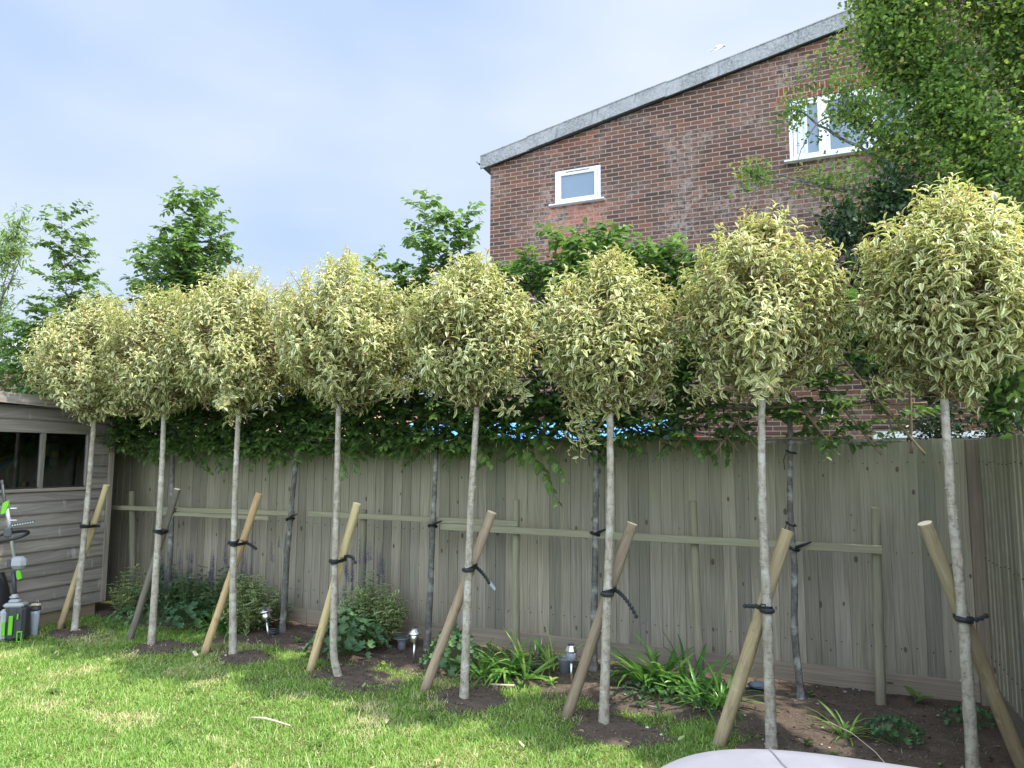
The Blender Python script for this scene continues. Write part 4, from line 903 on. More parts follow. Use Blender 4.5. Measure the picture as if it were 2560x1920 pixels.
for k, (x, z) in enumerate(((.20, 1.83), (.42, 1.83), (.66, 1.83), (-.56, 1.84), (-2.0, 1.84), (.0, 2.09), (.45, 2.09), (-1.0, 2.09))):
    th = np.linspace(0, 2*pi, 9); G().tube([(x+.012*cos(a), 5.445+.02*sin(a), z+.012*sin(a*2)) for a in th], .004, 5, cap=False).out('cane_tie', M['black'], cf)

# ================================================================ BIG HAWTHORN AND SHRUBS
def bush(L, B, g, limbs, blobs, n, leaf, prof='lobed', tw=.35, per=16, tone=.35, tin=None, wr=.75, r_tw=.004, spread=.055, up=.2):
    nodes = np.vstack([l for l in limbs]); 
    wts = np.array([b[3]*b[4]*b[5]*b[6] for b in blobs]); wts = wts/wts.sum()
    ch = g.choice(len(blobs), n, p=wts)
    for c in ch:
        bx, by, bz, rx, ry, rz, de = blobs[c]; v = nrm(g.normal(0, 1, 3)); rr = g.random()**(1/2.2)
        e = arr(bx, by, bz)+v*arr(rx, ry, rz)*rr*(1+.12*sin(v[0]*7+v[2]*5))
        nd = nodes[np.argmin(np.linalg.norm(nodes-e, axis=1))]
        d = e-nd; l = np.linalg.norm(d)
        if l > .7: nd = e-d/l*g.uniform(.35, .7); 
        path = curve(nd, e, g.normal(0, .04, 3), 6); B.tube(path, np.linspace(r_tw, .0012, 6), 3, cap=False)
        m = int(per*g.uniform(.6, 1.3)); q = g.uniform(.25, 1.05, m); i = np.arange(6)/5
        P = np.stack([np.interp(q, i, path[:, j]) for j in range(3)], 1)+g.normal(0, spread, (m, 3))
        D = nrm(e-nd)*.3+g.normal(0, .7, (m, 3))+arr(0, 0, up*.2); U = arr(0, 0, 1)+g.normal(0, .5, (m, 3))
        z = leaf*g.uniform(.65, 1.2, m); tn = g.random()
        fl = (1. if g.random() < .07 else 0.)*g.uniform(.3, 1, m)*(tin or 0)
        L.add(P, D, U, z, z*wr, curl=g.uniform(-.2, .5, m), fold=.3, prof=prof, r=np.clip(tone+.6*(tn-.5)+g.normal(0, .14, m), 0, 1), tint=np.stack([fl, fl, fl], 1))
g = np.random.default_rng(77)
hw = thing('hawthorn_tree', 'big twiggy hawthorn tree overhanging the right corner, half covering the wide upper window', 'tree', (0, 0, 0))
L = Leaves(); B = G(); limbs = []
def limb(P, r0, r1, sub=6, wob=.02):
    P = np.array(P, float); s = np.linspace(0, len(P)-1, (len(P)-1)*sub+1); Q = np.stack([np.interp(s, np.arange(len(P)), P[:, j]) for j in range(3)], 1)
    for _ in range(3): Q[1:-1] = (Q[:-2]+2*Q[1:-1]+Q[2:])/4
    Q[1:-1] += g.normal(0, wob*.3, Q[1:-1].shape); B.tube(Q, np.linspace(r0, r1, len(Q)), 7); limbs.append(Q); return Q
tk = G(); tk.tube([(2.9, 7.9, -.1), (2.85, 7.9, .8), (2.75, 7.85, 1.7), (2.7, 7.8, 2.6)], [.16, .13, .12, .10], 12); tk.out('trunk', M['bark_haw'], hw, smooth=True)
T0 = (2.7, 7.8, 2.5)
limb([T0, (2.2, 7.6, 3.4), (1.7, 7.4, 4.2), (1.3, 7.3, 5.0), (.95, 7.3, 5.9)], .07, .012)
limb([T0, (2.6, 7.6, 3.8), (2.2, 7.3, 5.0), (1.8, 7.2, 6.2), (1.4, 7.2, 7.2)], .08, .015)
limb([T0, (3.1, 7.5, 4.0), (3.0, 7.2, 5.4), (2.8, 7.1, 6.8)], .07, .015)
limb([T0, (2.1, 7.3, 3.2), (1.4, 7.2, 3.7), (.7, 7.2, 4.15), (.2, 7.2, 4.35), (-.12, 7.2, 4.5)], .05, .006)
limb([(.5, 7.2, 4.25), (.1, 7.15, 4.35), (-.25, 7.1, 4.42), (-.52, 7.1, 4.62)], .010, .004); limb([(-.25, 7.1, 4.42), (-.42, 7.1, 4.28), (-.56, 7.1, 4.5)], .006, .003)
limb([(1.3, 7.25, 3.8), (.8, 7.2, 4.5), (.35, 7.2, 4.85), (.05, 7.2, 5.15), (-.05, 7.2, 5.32)], .02, .005)
limb([(1.0, 7.2, 4.4), (.6, 7.15, 4.95), (.3, 7.15, 5.02), (.1, 7.15, 4.8), (.02, 7.15, 4.55)], .012, .003)
limb([T0, (1.9, 7.2, 2.9), (1.3, 7.1, 3.15), (.7, 7.1, 3.4), (.2, 7.1, 3.75), (-.05, 7.1, 3.95)], .035, .004)
limb([(1.3, 7.1, 3.15), (.9, 7.05, 3.5), (.5, 7.05, 3.85), (.0, 7.05, 4.1)], .012, .004); limb([(1.2, 7.1, 3.2), (.8, 7.0, 3.0), (.3, 7.0, 3.1), (-.02, 7.0, 3.2)], .012, .003)
limb([(1.2, 7.1, 3.6), (.95, 7.1, 4.0), (.7, 7.1, 4.0), (.5, 7.1, 4.2)], .014, .004)
limb([T0, (2.3, 7.1, 3.0), (2.1, 6.9, 3.3), (1.8, 6.8, 3.6)], .03, .008)
bl = [(1.9, 7.4, 6.3, 1.35, .8, 1.5, 1.1), (.92, 7.3, 5.5, .62, .5, .80, 1.5), (.75, 7.3, 6.4, .35, .4, .5, 1.0), (2.4, 7.4, 4.6, 1.2, .9, 1.3, 1.35), (2.6, 7.3, 3.2, 1.0, .8, .9, 1.35), (1.3, 7.3, 4.75, .55, .45, .45, .8),
      (.62, 7.2, 4.42, .50, .25, .13, 1.5), (.45, 7.2, 4.95, .32, .18, .16, 1.0), (.0, 7.2, 5.1, .15, .12, .17, 4.), (-.38, 7.1, 4.50, .20, .06, .13, 9.), (.12, 7.15, 4.4, .25, .12, .12, 1.2), (.85, 7.1, 4.1, .45, .25, .22, 1.2), (.95, 7.2, 4.7, .5, .3, .35, 1.3), (.55, 7.15, 3.9, .4, .25, .2, .8), (1.5, 7.2, 3.9, .5, .4, .4, 1.6), (1.35, 7.1, 4.9, .35, .3, .5, 2.2), (1.3, 7.1, 3.2, .6, .3, .4, 1.6), (1.45, 7.0, 4.2, .35, .3, .6, 2.0), (1.75, 7.0, 3.5, .4, .3, .7, 2.0), (.25, 7.1, 3.72, .35, .2, .22, .28), (2.0, 7.1, 2.5, .7, .5, .5, 1.5), (1.1, 7.1, 6.6, .6, .5, .7, 1.0), (3.3, 7.4, 5.0, .8, .8, 2.2, .9)]
bush(L, B, g, limbs, bl, 7200, .045, per=24, tin=.8, tone=.5, spread=.075)
L.out('crown', M['hawthorn'], hw); B.out('branches', M['bark_haw'], hw, smooth=True)

def shrub(name, label, base, limbs_, blobs, n, leaf, matk, seed, prof='ovate', tone=.4, per=16, wr=.6, spread=.05, bark='bark_haw', cat='shrub', tin=0):
    global g, B, limbs
    g = np.random.default_rng(seed); root = thing(name, label, cat, (0, 0, 0)); L_ = Leaves(); B = G(); limbs = []
    for P in limbs_: limb(P, .012, .004)
    bush(L_, B, g, limbs, blobs, n, leaf, prof=prof, per=per, tone=tone, wr=wr, spread=spread, tin=tin)
    L_.out('leaves', M[matk], root); B.out('branches', M[bark], root, smooth=True); return root
shrub('ivy_shrub', 'dark leafy climber tangled with bare twigs low between the two rightmost clipped crowns', None,
      [[(1.0, 6.9, 0), (.8, 6.9, 1.6), (.5, 6.9, 2.8), (.2, 6.9, 3.3)], [(1.0, 6.9, 1.5), (1.0, 6.9, 2.6), (.9, 6.9, 3.6)], [(.6, 6.9, 2.4), (.0, 6.8, 2.95), (-.15, 6.8, 3.2)], [(.8, 6.85, 2.9), (.4, 6.8, 3.5), (.35, 6.8, 3.9)], [(1.0, 6.8, 3.0), (.7, 6.8, 3.6), (.75, 6.8, 4.0)]],
      [(.45, 6.9, 3.0, .45, .3, .42, 1.), (.3, 6.9, 3.45, .3, .2, .25, .5), (.9, 6.9, 3.2, .45, .3, .55, 1.), (1.2, 6.9, 2.6, .4, .3, .5, 1.), (.75, 6.9, 2.6, .4, .3, .3, .8), (.62, 6.9, 3.75, .5, .3, .32, 1.), (.95, 7.0, 4.05, .35, .3, .35, .9), (.15, 6.85, 3.2, .25, .2, .3, .9)], 760, .06, 'ivy', 31)
shrub('privet_shrub', 'small-leaved dark shrub showing above the fence beneath the rightmost clipped crown', None,
      [[(1.2, 6.6, 0), (1.1, 6.6, 1.2), (1.0, 6.6, 2.0)], [(1.2, 6.6, 1.0), (1.5, 6.6, 2.1)]],
      [(1.0, 6.6, 1.85, .38, .2, .22, 1.), (.75, 6.6, 1.95, .2, .15, .12, .8), (1.35, 6.6, 2.0, .35, .25, .3, 1.)], 190, .028, 'ivy', 33, tone=.6, spread=.035)
shrub('ivy_shrub', 'dark leafy mass spilling over the side fence with bright lime leaves at its tips', None,
      [[(2.0, 5.9, 0), (1.8, 5.7, 1.6), (1.4, 5.5, 2.2), (1.2, 5.3, 2.4)], [(1.9, 5.2, 1.5), (1.5, 4.9, 2.2), (1.25, 4.7, 2.35)], [(1.8, 5.6, 1.5), (1.7, 5.7, 2.8), (1.5, 5.7, 3.2)], [(1.6, 5.9, 1.6), (1.2, 6.1, 2.3)]],
      [(1.65, 5.5, 2.25, .45, .6, .42, 1.), (1.85, 5.6, 2.9, .45, .6, .6, 1.), (1.4, 6.1, 2.25, .3, .3, .33, .9), (1.25, 4.95, 2.05, .16, .25, .2, .7), (1.25, 5.4, 1.95, .12, .2, .16, .9)], 520, .062, 'hawthorn', 35, tone=.12, tin=1.)
shrub('bramble_shoot', 'bright lime green young shoot reaching over the side fence under the rightmost crown', None,
      [[(1.5, 4.6, 1.8), (1.3, 4.45, 2.12), (1.12, 4.4, 2.22)], [(1.4, 4.5, 1.95), (1.2, 4.3, 2.05), (1.1, 4.25, 1.9)]], [(1.2, 4.42, 2.2, .12, .12, .06, 1.), (1.12, 4.3, 1.93, .05, .06, .07, 1.), (1.35, 4.4, 2.1, .1, .1, .08, 1.)], 26, .05, 'hornbeam', 37, prof='lobed', tone=.95, per=9, wr=.85)
shrub('willow_shrub', 'narrow-leaved yellow-green shrub cut off by the left edge of the photo', None,
      [[(-9.6, 5.6, 0), (-9.6, 5.6, 2.6), (-9.5, 5.6, 3.9), (-9.25, 5.6, 4.75)], [(-9.6, 5.6, 2.6), (-9.8, 5.6, 3.8)], [(-9.55, 5.6, 3.6), (-9.2, 5.6, 4.2)]],
      [(-9.45, 5.6, 4.35, .30, .25, .50, 1.), (-9.6, 5.6, 3.6, .32, .25, .5, .55), (-9.55, 5.6, 2.9, .35, .25, .4, .8), (-9.28, 5.6, 4.75, .08, .08, .12, 1.8)], 170, .085, 'hornbeam', 39, prof='lance', tone=.85, per=15, wr=.22)
shrub('leafy_hedge', 'dense dark green hedge foliage behind the shed roof at the left', None,
      [[(-8.6, 6.4, 0), (-8.6, 6.4, 2.6)], [(-7.8, 6.3, 0), (-7.8, 6.3, 2.4)], [(-9.6, 6.4, 0), (-9.6, 6.4, 2.8)]],
      [(-8.6, 6.4, 2.45, .8, .3, .5, 1.), (-7.7, 6.3, 2.3, .6, .3, .4, 1.), (-9.7, 6.4, 2.5, .7, .3, .6, 1.)], 420, .08, 'hornbeam', 41, tone=.15, per=14)

# ================================================================ SHED
M['shed'] = timber_mat('shed_board', (.205, .18, .155), (.375, .335, .295), kn=.8, grain=(45, 1.2), streak=(.58, .55, .53), var=.3)
M['shed_trim'] = timber_mat('shed_trim_wood', (.21, .18, .15), (.38, .33, .28), kn=.8)
M['bearer'] = timber_mat('bearer_timber', (.30, .22, .14), (.42, .33, .23), kn=.5)
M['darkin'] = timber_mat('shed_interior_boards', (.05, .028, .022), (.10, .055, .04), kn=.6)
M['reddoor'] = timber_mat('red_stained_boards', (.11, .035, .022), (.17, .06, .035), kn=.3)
sh = thing('shed', 'grey weathered timber shed at the left edge with horizontal boards and a two-pane window', 'shed', (0, 0, 0))
SX = -7.0; SY0, SY1 = 2.6, 5.37
def tb(g, c, d, along, rnd, b=.003):
    """timber box with grain coordinates; along = 0,1,2"""
    q = G().box((0, 0, 0), d, b=b); V = q.V[0]; o_ = [k for k in range(3) if k != along]
    g.add(V+np.array(c), q.F, np.stack([V[:, o_[0]]+V[:, o_[1]], V[:, along], np.full(len(V), rnd)], 1))
rd = random.Random(4)
# shiplap cladding: each board leans out over the one below
WZ0, WZ1, WY0, WY1 = 1.355, 1.905, 3.7, 5.115
def shiplap(g, y0, y1, za, zb, h=.122, axis='y', fx=SX, sgn=1):
    z = za
    while z < zb-.01:
        z2 = min(z+h, zb); r = rd.random(); prof = [(0.002, z), (.021, z), (.023, z+.010), (.013, z2-.020), (.003, z2-.014), (.001, z2)]
        V, A = [], []
        for yy in (y0, y1):
            for (d, zz) in prof:
                V.append((fx+sgn*d, yy, zz) if axis == 'y' else (yy, fx+sgn*d, zz)); A.append((zz-z+d, yy, r))
        F = [[k, k+1, k+7, k+6] for k in range(5)]+[[5, 0, 6, 11], list(range(5, -1, -1)), list(range(6, 12))]
        g.add(V, F, A); z = z2
    return g
g_ = G(); shiplap(g_, SY0, SY1-.045, .135, WZ0-.02); 
shiplap(g_, WY1+.0, SY1-.045, WZ0-.02, WZ1+.0); shiplap(g_, SY0, WY0, WZ0-.02, WZ1); shiplap(g_, SY0, SY1-.045, WZ1, 2.17, h=.13)
g_.out('side_wall', M['shed'], sh, attr='pl')
g_ = G(); tb(g_, (SX+.005, SY1-.012, 1.14), (.045, .06, 2.02), 2, .4); g_.out('corner_trim', M['shed_trim'], sh, attr='pl')
g_ = G(); shiplap(g_, SX-2.0, SX-.03, .135, 2.10, axis='x', fx=SY1, sgn=1); g_.out('end_wall', M['shed'], sh, attr='pl')
# inner lining, floor and far wall so that the window looks into a dark room
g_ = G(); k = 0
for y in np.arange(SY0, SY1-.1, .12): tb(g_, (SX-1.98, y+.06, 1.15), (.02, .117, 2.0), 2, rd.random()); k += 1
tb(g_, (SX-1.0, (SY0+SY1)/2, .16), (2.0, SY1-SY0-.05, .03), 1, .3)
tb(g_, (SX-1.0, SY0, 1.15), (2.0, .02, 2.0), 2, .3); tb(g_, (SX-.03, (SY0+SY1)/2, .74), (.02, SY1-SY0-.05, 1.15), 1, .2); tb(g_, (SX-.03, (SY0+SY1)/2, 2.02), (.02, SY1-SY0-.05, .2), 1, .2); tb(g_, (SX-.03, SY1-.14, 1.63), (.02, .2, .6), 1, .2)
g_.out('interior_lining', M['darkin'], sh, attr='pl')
g_ = G()
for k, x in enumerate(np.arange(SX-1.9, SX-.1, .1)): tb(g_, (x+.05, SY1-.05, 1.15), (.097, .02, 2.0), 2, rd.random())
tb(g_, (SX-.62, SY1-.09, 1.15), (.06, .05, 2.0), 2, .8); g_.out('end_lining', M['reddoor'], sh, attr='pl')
# roof slopes down away from the window wall and along it
V = [(SX+.13, SY0-.1, 2.30), (SX+.13, SY1+.18, 2.185), (SX-2.1, SY1+.18, 2.12), (SX-2.1, SY0-.1, 2.25)]; V = V+[(x, y, z+.03) for x, y, z in V]
M['felt'] = plain('green_mineral_felt', (.13, .14, .12), .95, var=.3, scale=80)
mk('roof', V, [np.array([[3, 2, 1, 0], [4, 5, 6, 7], [0, 1, 5, 4], [1, 2, 6, 5], [2, 3, 7, 6], [3, 0, 4, 7]])], M['felt'], sh)
g_ = G(); V = np.array([(SX+.132, SY0-.1, 2.235), (SX+.132, SY1+.2, 2.12), (SX+.152, SY1+.2, 2.12), (SX+.152, SY0-.1, 2.235)]); V = np.vstack([V, V+[0, 0, .10]])
g_.add(V, [[0, 1, 2, 3], [7, 6, 5, 4], [1, 0, 4, 5], [2, 1, 5, 6], [3, 2, 6, 7], [0, 3, 7, 4]], np.stack([V[:, 2], V[:, 1], np.full(8, .35)], 1)); g_.out('fascia', M['shed'], sh, attr='pl')
g_ = G(); tb(g_, (SX-.9, SY1+.19, 2.11), (2.1, .02, .09), 0, .6); g_.out('end_fascia', M['shed_trim'], sh, attr='pl')
for k, x in enumerate((SX-.05, SX-1.0, SX-1.9)):
    g_ = G(); tb(g_, (x, (SY0+SY1)/2-.02, .052), (.08, SY1-SY0-.1, .15), 1, .3+k*.2); g_.out('bearer', M['bearer'], sh, attr='pl')
wf = G(); 
for y in (WY0+.02, 4.61, WY1-.02): tb(wf, (SX+.004, y, (WZ0+WZ1)/2), (.03, .045, WZ1-WZ0), 2, rd.random())
for z in (WZ0+.0, ): tb(wf, (SX+.012, (WY0+WY1)/2, z-.012), (.05, WY1-WY0, .03), 1, rd.random())
win = wf.out('window', M['shed_trim'], sh, attr='pl')
M['sglass'] = glass_mat('shed_glass', (.5, .53, .56))
for (a, b) in ((WY0+.045, 4.585), (4.635, WY1-.045)): G().box((SX-.004, (a+b)/2, (WZ0+WZ1)/2), (.004, b-a, WZ1-WZ0-.01)).out('pane', M['sglass'], win)
G().box((SX+.005, (WY0+WY1)/2, WZ0+.012), (.012, WY1-WY0-.09, .014)).out('glazing_bead', M['darkgap'], win)
# things hanging inside the shed
M['yellow'] = plain('yellow_plastic', (.75, .55, .02), .4); M['binbag'] = plain('black_bin_bag', (.02, .022, .025), .25, var=.3, scale=12, bump=.8); M['green_p'] = plain('green_plastic', (.12, .30, .06), .4); M['blue_p'] = plain('blue_plastic', (.03, .09, .32), .35)
M['white_p'] = plain('white_grey_plastic', (.25, .25, .25), .4, var=.08)
tr_ = thing('garden_trowel', 'yellow hand tool hanging inside the shed by the window post', 'hand tool', (SX-.2, 4.76, 1.76))
G().prism([(-.035, .06), (.035, .06), (.04, -.03), (.012, -.09), (-.018, -.08), (-.04, -.02)], (0, 0, -.02), ((0, 1, 0), (0, 0, 1), (1, 0, 0)), .02).out('blade', M['yellow'], tr_)
G().tube([(0, .0, .04), (0, .005, .1)], .012, 8).out('handle', M['yellow'], tr_)
tr_ = thing('face_guard', 'white and yellow plastic guard hanging inside the right shed pane', 'guard', (SX-.3, 4.93, 1.70))
g_ = G(); g_.prism([(-.05, .10), (.04, .11), (.055, -.02), (.03, -.11), (-.03, -.12), (-.06, -.02)], (0, 0, 0), ((0, 1, 0), (0, 0, 1), (1, 0, 0)), .025); g_.out('shell', M['white_p'], tr_)
g_ = G(); g_.lathe([(.0, -.02), (.03, -.015), (.032, .012), (.015, .02)], (.03, -.01, 0), 12, M=((0, 0, 1), (0, 1, 0), (-1, 0, 0))); g_.out('knob', M['yellow'], tr_)
tr_ = thing('bin_bag', 'crumpled black bin bag inside the shed behind the right pane', 'bag', (SX-.32, 4.86, 1.2))
V = []; n_ = 26
for j in range(16):
    for k in range(n_):
        a = 2*pi*k/n_; h = j/15; r = .16*(1-.75*h**2)*(1+.16*sin(a*5+h*7)+.08*sin(a*11)); V.append((r*cos(a)*.7, r*sin(a), h*.42))
F = [[j*n_+k, j*n_+(k+1) % n_, (j+1)*n_+(k+1) % n_, (j+1)*n_+k] for j in range(15) for k in range(n_)]
mk('bag', V, np.array(F), M['binbag'], tr_)
G().tube([(0, 0, .40), (0, .02, .46), (0, .05, .5)], [.025, .04, .015], 8).out('knot', M['binbag'], tr_)
tr_ = thing('hose_coil', 'green coiled hose hanging inside the left shed pane', 'hose', (SX-.25, 4.50, 1.5)); g_ = G()
for k in range(4): th = np.linspace(0, 2*pi, 22); g_.tube([(k*.012, (.055+.004*k)*cos(a), (.12+.006*k)*sin(a)) for a in th], .010, 7, cap=False)
tag(tr_); g_.out('coil', M['green_p'], tr_)
tr_ = thing('mask', 'pale plastic respirator mask hanging inside the left shed pane', 'mask', (SX-.3, 4.22, 1.70)); g_ = G(); g_.prism([(-.09, .04), (-.05, .07), (.06, .06), (.10, .0), (.04, -.07), (-.04, -.08), (-.09, -.03)], (0, 0, 0), ((0, 1, 0), (0, 0, 1), (1, 0, 0)), .05); g_.out('shell', M['white_p'], tr_)
g_ = G(); g_.box((.03, 0, .005), (.012, .13, .02)); g_.out('slot', M['darkgap'], tr_)
tr_ = thing('blue_tube', 'dark blue plastic tube leaning across the left shed pane inside', 'tube', (SX-.35, 4.3, 1.5)); G().tube([(0, -.15, -.05), (0, .25, .1)], .04, 12).out('tube', M['blue_p'], tr_); G().lathe([(.043, -.01), (.046, 0), (.043, .01)], (0, .25, .1), 12, M=((1, 0, 0), (0, .3, .95), (0, -.95, .3))).out('end_cap', M['darkgap'], tr_)

# ================================================================ BED PLANTS
M['sage'] = foliage_mat('salvia_leaf', [(.065, .125, .05), (.11, .19, .075), (.17, .26, .11)], trans=.25, rough=.55, tb=1.5)
M['pale_leaf'] = foliage_mat('pale_variegated_leaf', [(.12, .21, .075), (.19, .29, .11), (.28, .38, .15)], margin=[(.5, .56, .3), (.60, .62, .38), (.55, .55, .2)], mw=.6, trans=.3, vein=.1)
M['mantle'] = foliage_mat('ladys_mantle_leaf', [(.05, .12, .055), (.08, .165, .075), (.12, .22, .09), (.18, .29, .11)], trans=.3, rough=.6, vein=.15)
M['strapleaf'] = foliage_mat('strap_leaf', [(.05, .14, .03), (.085, .21, .04), (.13, .28, .05), (.28, .40, .09)], trans=.3, rough=.28, vein=.2)
M['purple'] = foliage_mat('purple_floret', [(.035, .012, .13), (.08, .03, .27), (.17, .07, .45)], trans=.25, vein=0)
M['lime'] = foliage_mat('lime_floret', [(.38, .44, .05), (.55, .58, .08), (.62, .60, .18)], trans=.3, vein=0)
M['stem'] = plain('green_stem', (.09, .14, .05), .6)
def bz(x, y): return BEDZ(x, y)
def leafy_clump(root, g, R, H, n, leaf, mat, spikes=0, sh=.35, prof='ovate', wr=.56, lean=.7, tone=.5, name='leaves'):
    L = Leaves(); B = G()
    for k in range(n):
        az = g.uniform(0, 2*pi); rr = R*sqrt(g.random()); h = H*(1-.5*(rr/R)**2)*g.uniform(.6, 1.08)
        a = arr(cos(az)*rr*.35, sin(az)*rr*.35, 0); e = arr(cos(az)*rr, sin(az)*rr, h); P = curve(a, e, arr(cos(az), sin(az), .3)*.02, 6)
        B.tube(P, np.linspace(.003, .0015, 6), 4, cap=False)
        m = max(6, int(np.linalg.norm(e-a)/.026)); q = np.repeat(np.linspace(.18, 1, m//2+1), 2); i = np.arange(6)/5
        C = np.stack([np.interp(q, i, P[:, j]) for j in range(3)], 1); az2 = np.arange(len(q))*pi+(np.arange(len(q))//2)*pi/2+az
        D = np.stack([np.cos(az2), np.sin(az2), np.full(len(q), .45)], 1)+g.normal(0, .15, (len(q), 3))
        z = leaf*g.uniform(.7, 1.15, len(q))*(1-.35*q)
        L.add(C, D, np.tile([0, 0, 1.], (len(q), 1)), z, z*wr, curl=g.uniform(.1, .6, len(q)), fold=.3, prof=prof, r=np.clip(tone+g.normal(0, .2, len(q)), 0, 1), tint=np.stack([g.random(len(q)), q*0, q*0], 1))
    L.out(name, M[mat], root); B.out('stems', M['stem'], root)
def spike(root, g, x, y, z0, h, lean, hl):
    az = g.uniform(0, 2*pi); e = arr(x+cos(az)*lean, y+sin(az)*lean*.5, z0+h); a = arr(x, y, z0*.4); P = curve(a, e, arr(cos(az), sin(az), 0)*.02, 12)
    s = G(); s.tube(P, np.linspace(.0028, .0012, 12), 4, cap=False); st = s.out('flower_stem', M['stem'], root)
    m = int(hl/.0042); f = 1-hl/h*np.linspace(1, 0, m); i = np.linspace(0, 1, 12); C = np.stack([np.interp(f, i, P[:, j]) for j in range(3)], 1)
    az2 = np.arange(m)*2.4; D = np.stack([np.cos(az2), np.sin(az2), np.full(m, .5)], 1)+g.normal(0, .15, (m, 3)); q = np.linspace(1, .35, m)
    L = Leaves(); L.add(C, D, np.tile([0, 0, 1.], (m, 1)), .030*q, .020*q, .3, .4, 'small', rng=g); L.out('floret_spike', M['purple'], st)
def salvia(x, y, H, R, n, spikes, lab, seed, mat='sage', tone=.5, hs=(.45, .75), leaf=.065):
    g = np.random.default_rng(seed); root = thing('salvia_plant', lab, 'plant', (x, y, bz(x, y)-.01), group='salvias in the flower bed')
    leafy_clump(root, g, R*1.1, H*1.12, int(n*1.5), leaf*1.5, mat, tone=tone); hs = (hs[0]*1.12, hs[1]*1.1); spikes = int(spikes*1.6)
    for k in range(spikes):
        a = g.uniform(0, 2*pi); r = R*sqrt(g.random())*.9; spike(root, g, r*cos(a), r*sin(a)*.7, H*.7, g.uniform(*hs)-H*.7, g.uniform(.02, .12), g.uniform(.10, .20))
    return root
def mantle(x, y, R, H, n, lab, seed, leaf=.085, flowers=10, tone=.4, name='ladys_mantle', grp='lady\'s mantle mounds in the bed'):
    g = np.random.default_rng(seed); root = thing(name, lab, 'plant', (x, y, bz(x, y)-.01), group=grp); B = G(); V, F, A, T = [], [], [], []; o = 0
    for k in range(n):
        az = k*2.4+g.uniform(-.4, .4); rr = R*sqrt((k+.5)/n)*g.uniform(.85, 1.1); h = H*(1-.75*(rr/R)**2)*g.uniform(.75, 1.1)+.02; c = arr(rr*cos(az), rr*sin(az), h)
        B.tube(curve((rr*.2*cos(az), rr*.2*sin(az), 0), c, (0, 0, .02), 5), .0016, 4, cap=False)
        nrm_ = nrm(arr(cos(az)*rr/R*.9, sin(az)*rr/R*.9, .75)+g.normal(0, .18, 3)); a1 = nrm(np.cross(nrm_, [0.1, .2, 1])); a2 = np.cross(nrm_, a1); s = leaf*g.uniform(.55, 1.05)/2
        th = np.linspace(0, 2*pi, 28, endpoint=False); lob = 1+.13*np.cos(th*7)+.03*np.cos(th*28); lob = np.where(np.abs(th-pi) < .25, .35, lob)
        v = [c-nrm_*.012]; a_ = [(0, 0, 0)]
        for f_, up_ in ((.55, .0), (1., .012)):
            for t_, l_ in zip(th, lob): v.append(c+(a1*cos(t_)+a2*sin(t_))*s*f_*l_+nrm_*(up_+.006*cos(t_*7)*f_)); a_.append((cos(t_*3.5)*1.0, f_, 0))
        rr_ = g.random(); r = np.clip(tone+g.normal(0, .2), 0, 1)
        V += v; A += [(q[0], q[1], r) for q in a_]; T += [(rr_, 0, 0)]*len(v)
        for j in range(28): j2 = (j+1) % 28; F.append([o, o+1+j, o+1+j2, o+1+j2]); F.append([o+1+j, o+29+j, o+29+j2, o+1+j2])
        o += len(v)
    tri = np.array([f[:3] for f in F if f[2] == f[3]]); quad = np.array([f for f in F if f[2] != f[3]])
    mk('leaves', V, [tri, quad], M['mantle'], root, {'leaf': A, 'tint': T}, smooth=True); B.out('stems', M['stem'], root)
    if flowers:
        L = Leaves(); m = flowers*22; c = np.repeat(np.stack([g.normal(0, R*.5, flowers), g.normal(0, R*.5, flowers), H*g.uniform(.8, 1.25, flowers)], 1), 22, 0)+g.normal(0, .014, (m, 3))
        L.add(c, g.normal(0, 1, (m, 3)), np.tile([0, 0, 1.], (m, 1)), .011, .009, 0, .2, 'small', rng=g); L.out('flowers', M['lime'], root)
    return root
def strap(x, y, R, n, lab, seed, Ln=.34, wd=.022, tone=.4, up=1.0, name='agapanthus_clump', grp='strap-leaved clumps in the bed', fans=4, fr=.07):
    g = np.random.default_rng(seed); root = thing(name, lab, 'plant', (x, y, bz(x, y)-.012), group=grp); L = Leaves()
    fc = [(g.normal(0, fr), g.normal(0, fr*.7)) for _ in range(fans)]
    k = np.arange(n); fi = k % fans; az = g.uniform(0, 2*pi, n); P = np.array([(fc[i][0]+.012*cos(a), fc[i][1]+.012*sin(a), 0) for i, a in zip(fi, az)])
    ti = g.uniform(.2, 1.25, n)/up; D = np.stack([np.cos(az)*ti+P[:, 0]*3, np.sin(az)*ti+P[:, 1]*3, np.ones(n)], 1)
    l = Ln*g.uniform(.6, 1.1, n); L.add(P, D, -np.stack([np.cos(az), np.sin(az), np.zeros(n)+.02], 1), l, wd*g.uniform(.75, 1.2, n), curl=g.uniform(.25, 1.05, n), fold=.35, prof='strap', r=np.clip(tone+g.normal(0, .22, n), 0, 1), tint=np.zeros((n, 3)))
    L.out('leaves', M['strapleaf'], root); G().lathe([(.02+fr*.4, -.02), (.016+fr*.3, .02), (.006, .05)], (0, 0, 0), 8).out('crown_base', M['stem'], root); return root
g = np.random.default_rng(3)
pv = thing('euonymus_bush', 'small bush with pale cream leaves against the fence beside the shed corner', 'bush', (-6.72, 5.5, 0)); leafy_clump(pv, np.random.default_rng(60), .26, .50, 80, .06, 'pale_leaf', tone=.7)
salvia(-6.3, 5.6, .46, .28, 36, 7, 'purple salvia between the shed corner tree and the grey stake, against the fence', 61, hs=(.42, .62))
salvia(-5.85, 5.5, .46, .28, 40, 9, 'purple salvia directly behind the trunk of the tree with the grey stake', 62, hs=(.5, .72))
salvia(-5.45, 5.6, .48, .26, 34, 9, 'tall purple salvia against the fence between the grey and orange stakes', 63, hs=(.55, .80))
